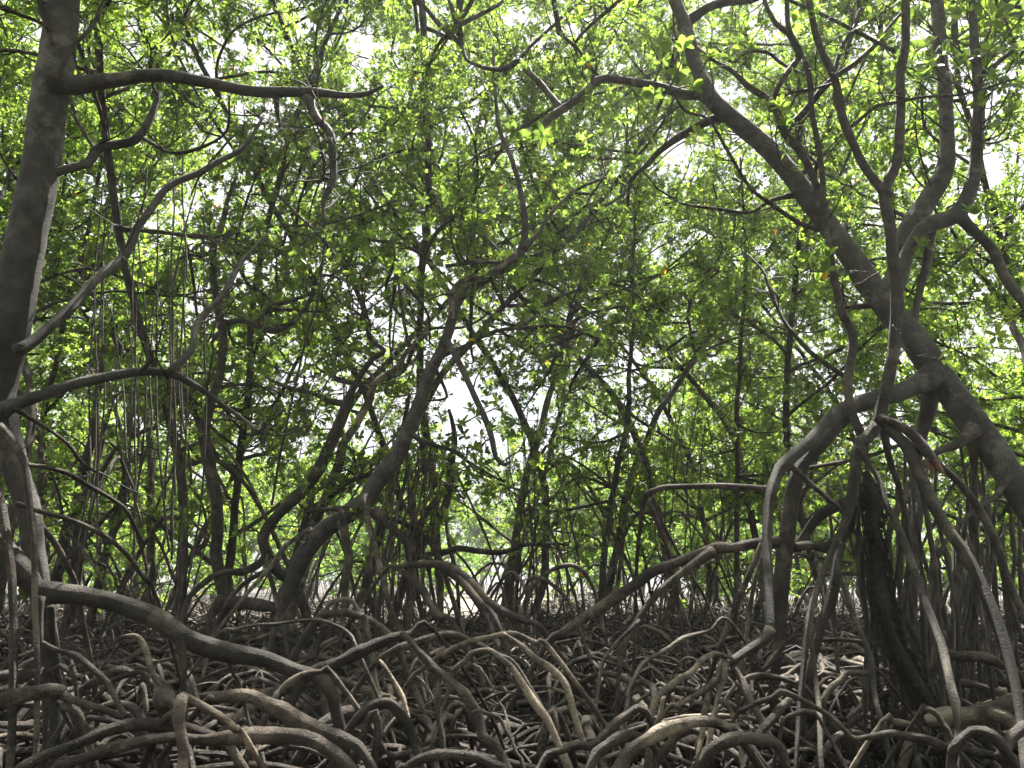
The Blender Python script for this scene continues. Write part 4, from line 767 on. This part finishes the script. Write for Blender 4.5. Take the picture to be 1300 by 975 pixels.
for i in range(40):
    y = fr.uniform(31, 48); x = fr.uniform(-1, 1) * (.66 * y + 4); px = 650 + F * x / y
    if 545 < px < 665: continue
    place(young[i % 2], x, y, fr.uniform(0, 6.28), fr.uniform(.55, .95), "low bright green young mangrove standing behind the dark root belt", "young mangroves behind the root belt", sx=1.25)
MARKS = [(20, "the big left trunk"), (105, "the paired dim stems"), (190, "the hanging aerial roots"), (275, "the straight upright stem"), (350, "the sharply bent stem"), (450, "the leaning dark trunk"), (600, "the clearing"), (700, "the level bare branch"),
         (775, "the thin dark upright stem"), (850, "the flat-topped arching root"), (935, "the thin straight pole"), (1000, "the stout double arch"), (1110, "the shaggy black root"), (1200, "the fan of prop roots"), (1290, "the foot of the broad trunk")]
buckets = {}
for px, y, e in FOREST: buckets.setdefault(min(MARKS, key=lambda q: abs(q[0] - px))[1], []).append((y, e))
ORD = ("nearest", "second", "third", "fourth", "fifth", "sixth", "seventh", "eighth")
for m_, L_ in buckets.items():
    L_.sort(key=lambda q: q[0])
    for i, (y, e) in enumerate(L_):
        e["label"] = f"leafy mangrove behind {m_}" if len(L_) == 1 else f"leafy mangrove behind {m_}, " + ("nearest of a line going back" if i == 0 else ("farthest of a line going back" if i == len(L_) - 1 else ORD[i] + " in a line going back"))
# thin haze volume added to veil the trees with backlit glare
HV = np.array([(x, y, z) for x in (-150, 150) for y in (-40, 150) for z in (-1.5, 32)], float)
HQ = np.array([(0, 1, 3, 2), (4, 6, 7, 5), (0, 4, 5, 1), (2, 3, 7, 6), (0, 2, 6, 4), (1, 5, 7, 3)])
hm = bpy.data.materials.new("haze_veil"); hm.use_nodes = True; hn = hm.node_tree.nodes; hn.clear()
hv = hn.new("ShaderNodeVolumePrincipled"); hv.inputs["Density"].default_value = .0009; hv.inputs["Color"].default_value = (.96, .98, 1, 1); hv.inputs["Anisotropy"].default_value = .45
ho = hn.new("ShaderNodeOutputMaterial"); hm.node_tree.links.new(hv.outputs[0], ho.inputs["Volume"])
tag(link(bpy.data.objects.new("haze", mesh_from("haze", HV, HQ, None, mat=hm, smooth=False))), "thin haze added over the forest for a backlit veil", "haze", kind="stuff")
# ------------------------------------------------------------------ the sea of smaller roots over the mud
def arch_root(r, x, y, hmax):
    """one arch root: rises from the mud, runs over and dives again, with struts growing down from it"""
    az = r.uniform(0, 2 * math.pi); L = r.uniform(.6, 2.1); h = hmax * r.uniform(.35, 1) ** 1.2; K = 13
    if r.random() < .18: L *= .45; h *= 1.15
    t = np.linspace(0, 1, K); sk = r.uniform(.75, 1.4)
    u = t ** sk; z = h * np.sin(np.pi * t) ** r.uniform(.55, .95); z[0] = -.08; z[-1] = -.1
    c, s = math.cos(az), math.sin(az); side = r.normal(0, .13) * L
    lat = side * np.sin(np.pi * u) + .007 * np.cumsum(r.normal(0, 1, K)) * L
    px = x + c * (u - .5) * L - s * lat; py = y + s * (u - .5) * L + c * lat
    z = z + np.concatenate(([0], r.normal(0, .004, K - 2), [0]))
    r0 = r.choice([.008, .012, .017, .023, .032], p=[.16, .26, .28, .19, .11]) * r.uniform(.8, 1.2)
    main = np.stack((px, py, z), -1); rr = r0 * (1 - .3 * np.abs(t - .4)) * r.uniform(.82, 1.18, K); outs = [(main, rr)]
    for k in range(r.integers(0, 4)):
        i = r.integers(3, K - 3); p = main[i]; a2 = r.uniform(0, 6.28); o = np.array((math.cos(a2), math.sin(a2), 0)) * p[2] * r.uniform(.1, .7)
        tt = np.linspace(0, 1, K)[:, None]; q = p + o * tt ** .7; q[:, 2] = p[2] * (1 - tt[:, 0] ** r.uniform(1.1, 2.0)) - .08 * tt[:, 0]
        outs.append((q, np.linspace(r0 * .75, r0 * .5, K)))
    return outs
qr_ = np.random.default_rng(77)
def root_zone(x, y):
    px = 650 + F * x / y
    dz = ("near the bottom edge", "halfway back", "far back")[0 if y < 5 else (1 if y < 8 else 2)]
    xz = "at the left" if px < 330 else ("left of the split log's tip" if px < 560 else ("at the centre" if px < 800 else ("below the big arching roots" if px < 1060 else "under the right fan of roots")))
    return f"arching prop root {xz} {dz}", f"arching prop roots {xz} {dz}"
single = []; rest = []
def fill(n, y0, y1, hm, solo, thin=1.0):
    for i in range(n):
        y = math.sqrt(qr_.uniform(y0 * y0, y1 * y1)); x = qr_.uniform(-1, 1) * (.66 * y + 1.2); px = 650 + F * x / y
        h = hm * (1 if y > 4.6 else max(.3, (y - 1.2) / 3.4))
        a = [(p_, r_ * thin) for p_, r_ in arch_root(qr_, x, y, h)]
        if y > 22 and 555 < px < 655: continue
        big = a[0][1].max() / y * abs(1)
        (single if (i < solo and -40 < px < 1340) else rest).append((a, x, y))
fill(60, 1.6, 3.2, .38, 0)
fill(520, 3.2, 5.2, .55, 130)
fill(1050, 5.2, 8.5, .66, 110)
fill(2100, 8.5, 15, .72, 40)
fill(2100, 15, 30, .75, 0)
fill(800, 3.3, 5.8, .40, 0, .6)
fill(1200, 5.5, 10, .48, 0, .6)
fill(1500, 10, 20, .6, 0, .8)
for a, x, y in single:
    mb = MB()
    for pts, rr in a:
        p, r2 = spline(pts, rr, .07); mb.add(*tube(p, r2, 8, .1, .3, 0, qr_))
    o = bpy.data.objects.new("arching_root", mb.mesh("arching_root", M_PALE if qr_.random() < .14 else M_ROOT, off=(x, y, 0))); o.location = (x, y, 0); link(o)
    l_, g_ = root_zone(x, y); tag(o, l_, "root", g_)
for mat, nm, sel in ((M_ROOT, "root_tangle", 0), (M_PALE, "pale_root_tangle", 1)):
    lots = {0: [], 1: [], 2: []}
    for k, (a, x, y) in enumerate(rest):
        if (k % 12 < 1) == bool(sel):
            for pts, rr in a: lots[0 if y < 6.6 and rr.max() > .007 else (1 if y < 14 else 2)].append((pts, rr))
    mb = MB(); mb.add(*batch_tubes(np.array([p_ for p_, _ in lots[0]]), np.array([r_ for _, r_ in lots[0]]), 6))
    mb.add(*batch_tubes(np.array([p_[::2] for p_, _ in lots[1]]), np.array([r_[::2] for _, r_ in lots[1]]), 4))
    mb.add(*batch_tubes(np.array([p_[::3] for p_, _ in lots[2]]), np.array([r_[::3] for _, r_ in lots[2]]), 3))
    o = mb.build(nm, mat); tag(o, "dense tangle of small arching roots covering the mud into the distance", "roots", kind="stuff")
# dead leaves and small debris on the mud
n = 5200; y = np.sqrt(qr_.uniform(2.0 ** 2, 16 ** 2, n)); x = qr_.uniform(-1, 1, n) * (.66 * y + 1)
p = np.stack((x, y, np.full(n, .05)), -1); D = norm(np.stack((qr_.normal(0, 1, n), qr_.normal(0, 1, n), qr_.normal(.1, .25, n)), -1)); N = norm(np.array((0, 0, 1.)) + qr_.normal(0, .35, (n, 3))); S = norm(np.cross(D, N)); N = np.cross(S, D)
Lf = qr_.uniform(.05, .11, n); mb = MB(); mb.add(*leaf_batch(p, D, N, Lf, Lf * .45, np.full(n, .5))); o = mb.build("fallen_leaves", M_LITTER, None, "tint"); tag(o, "brown dead leaves scattered over the mud under the roots", "leaves", kind="stuff")
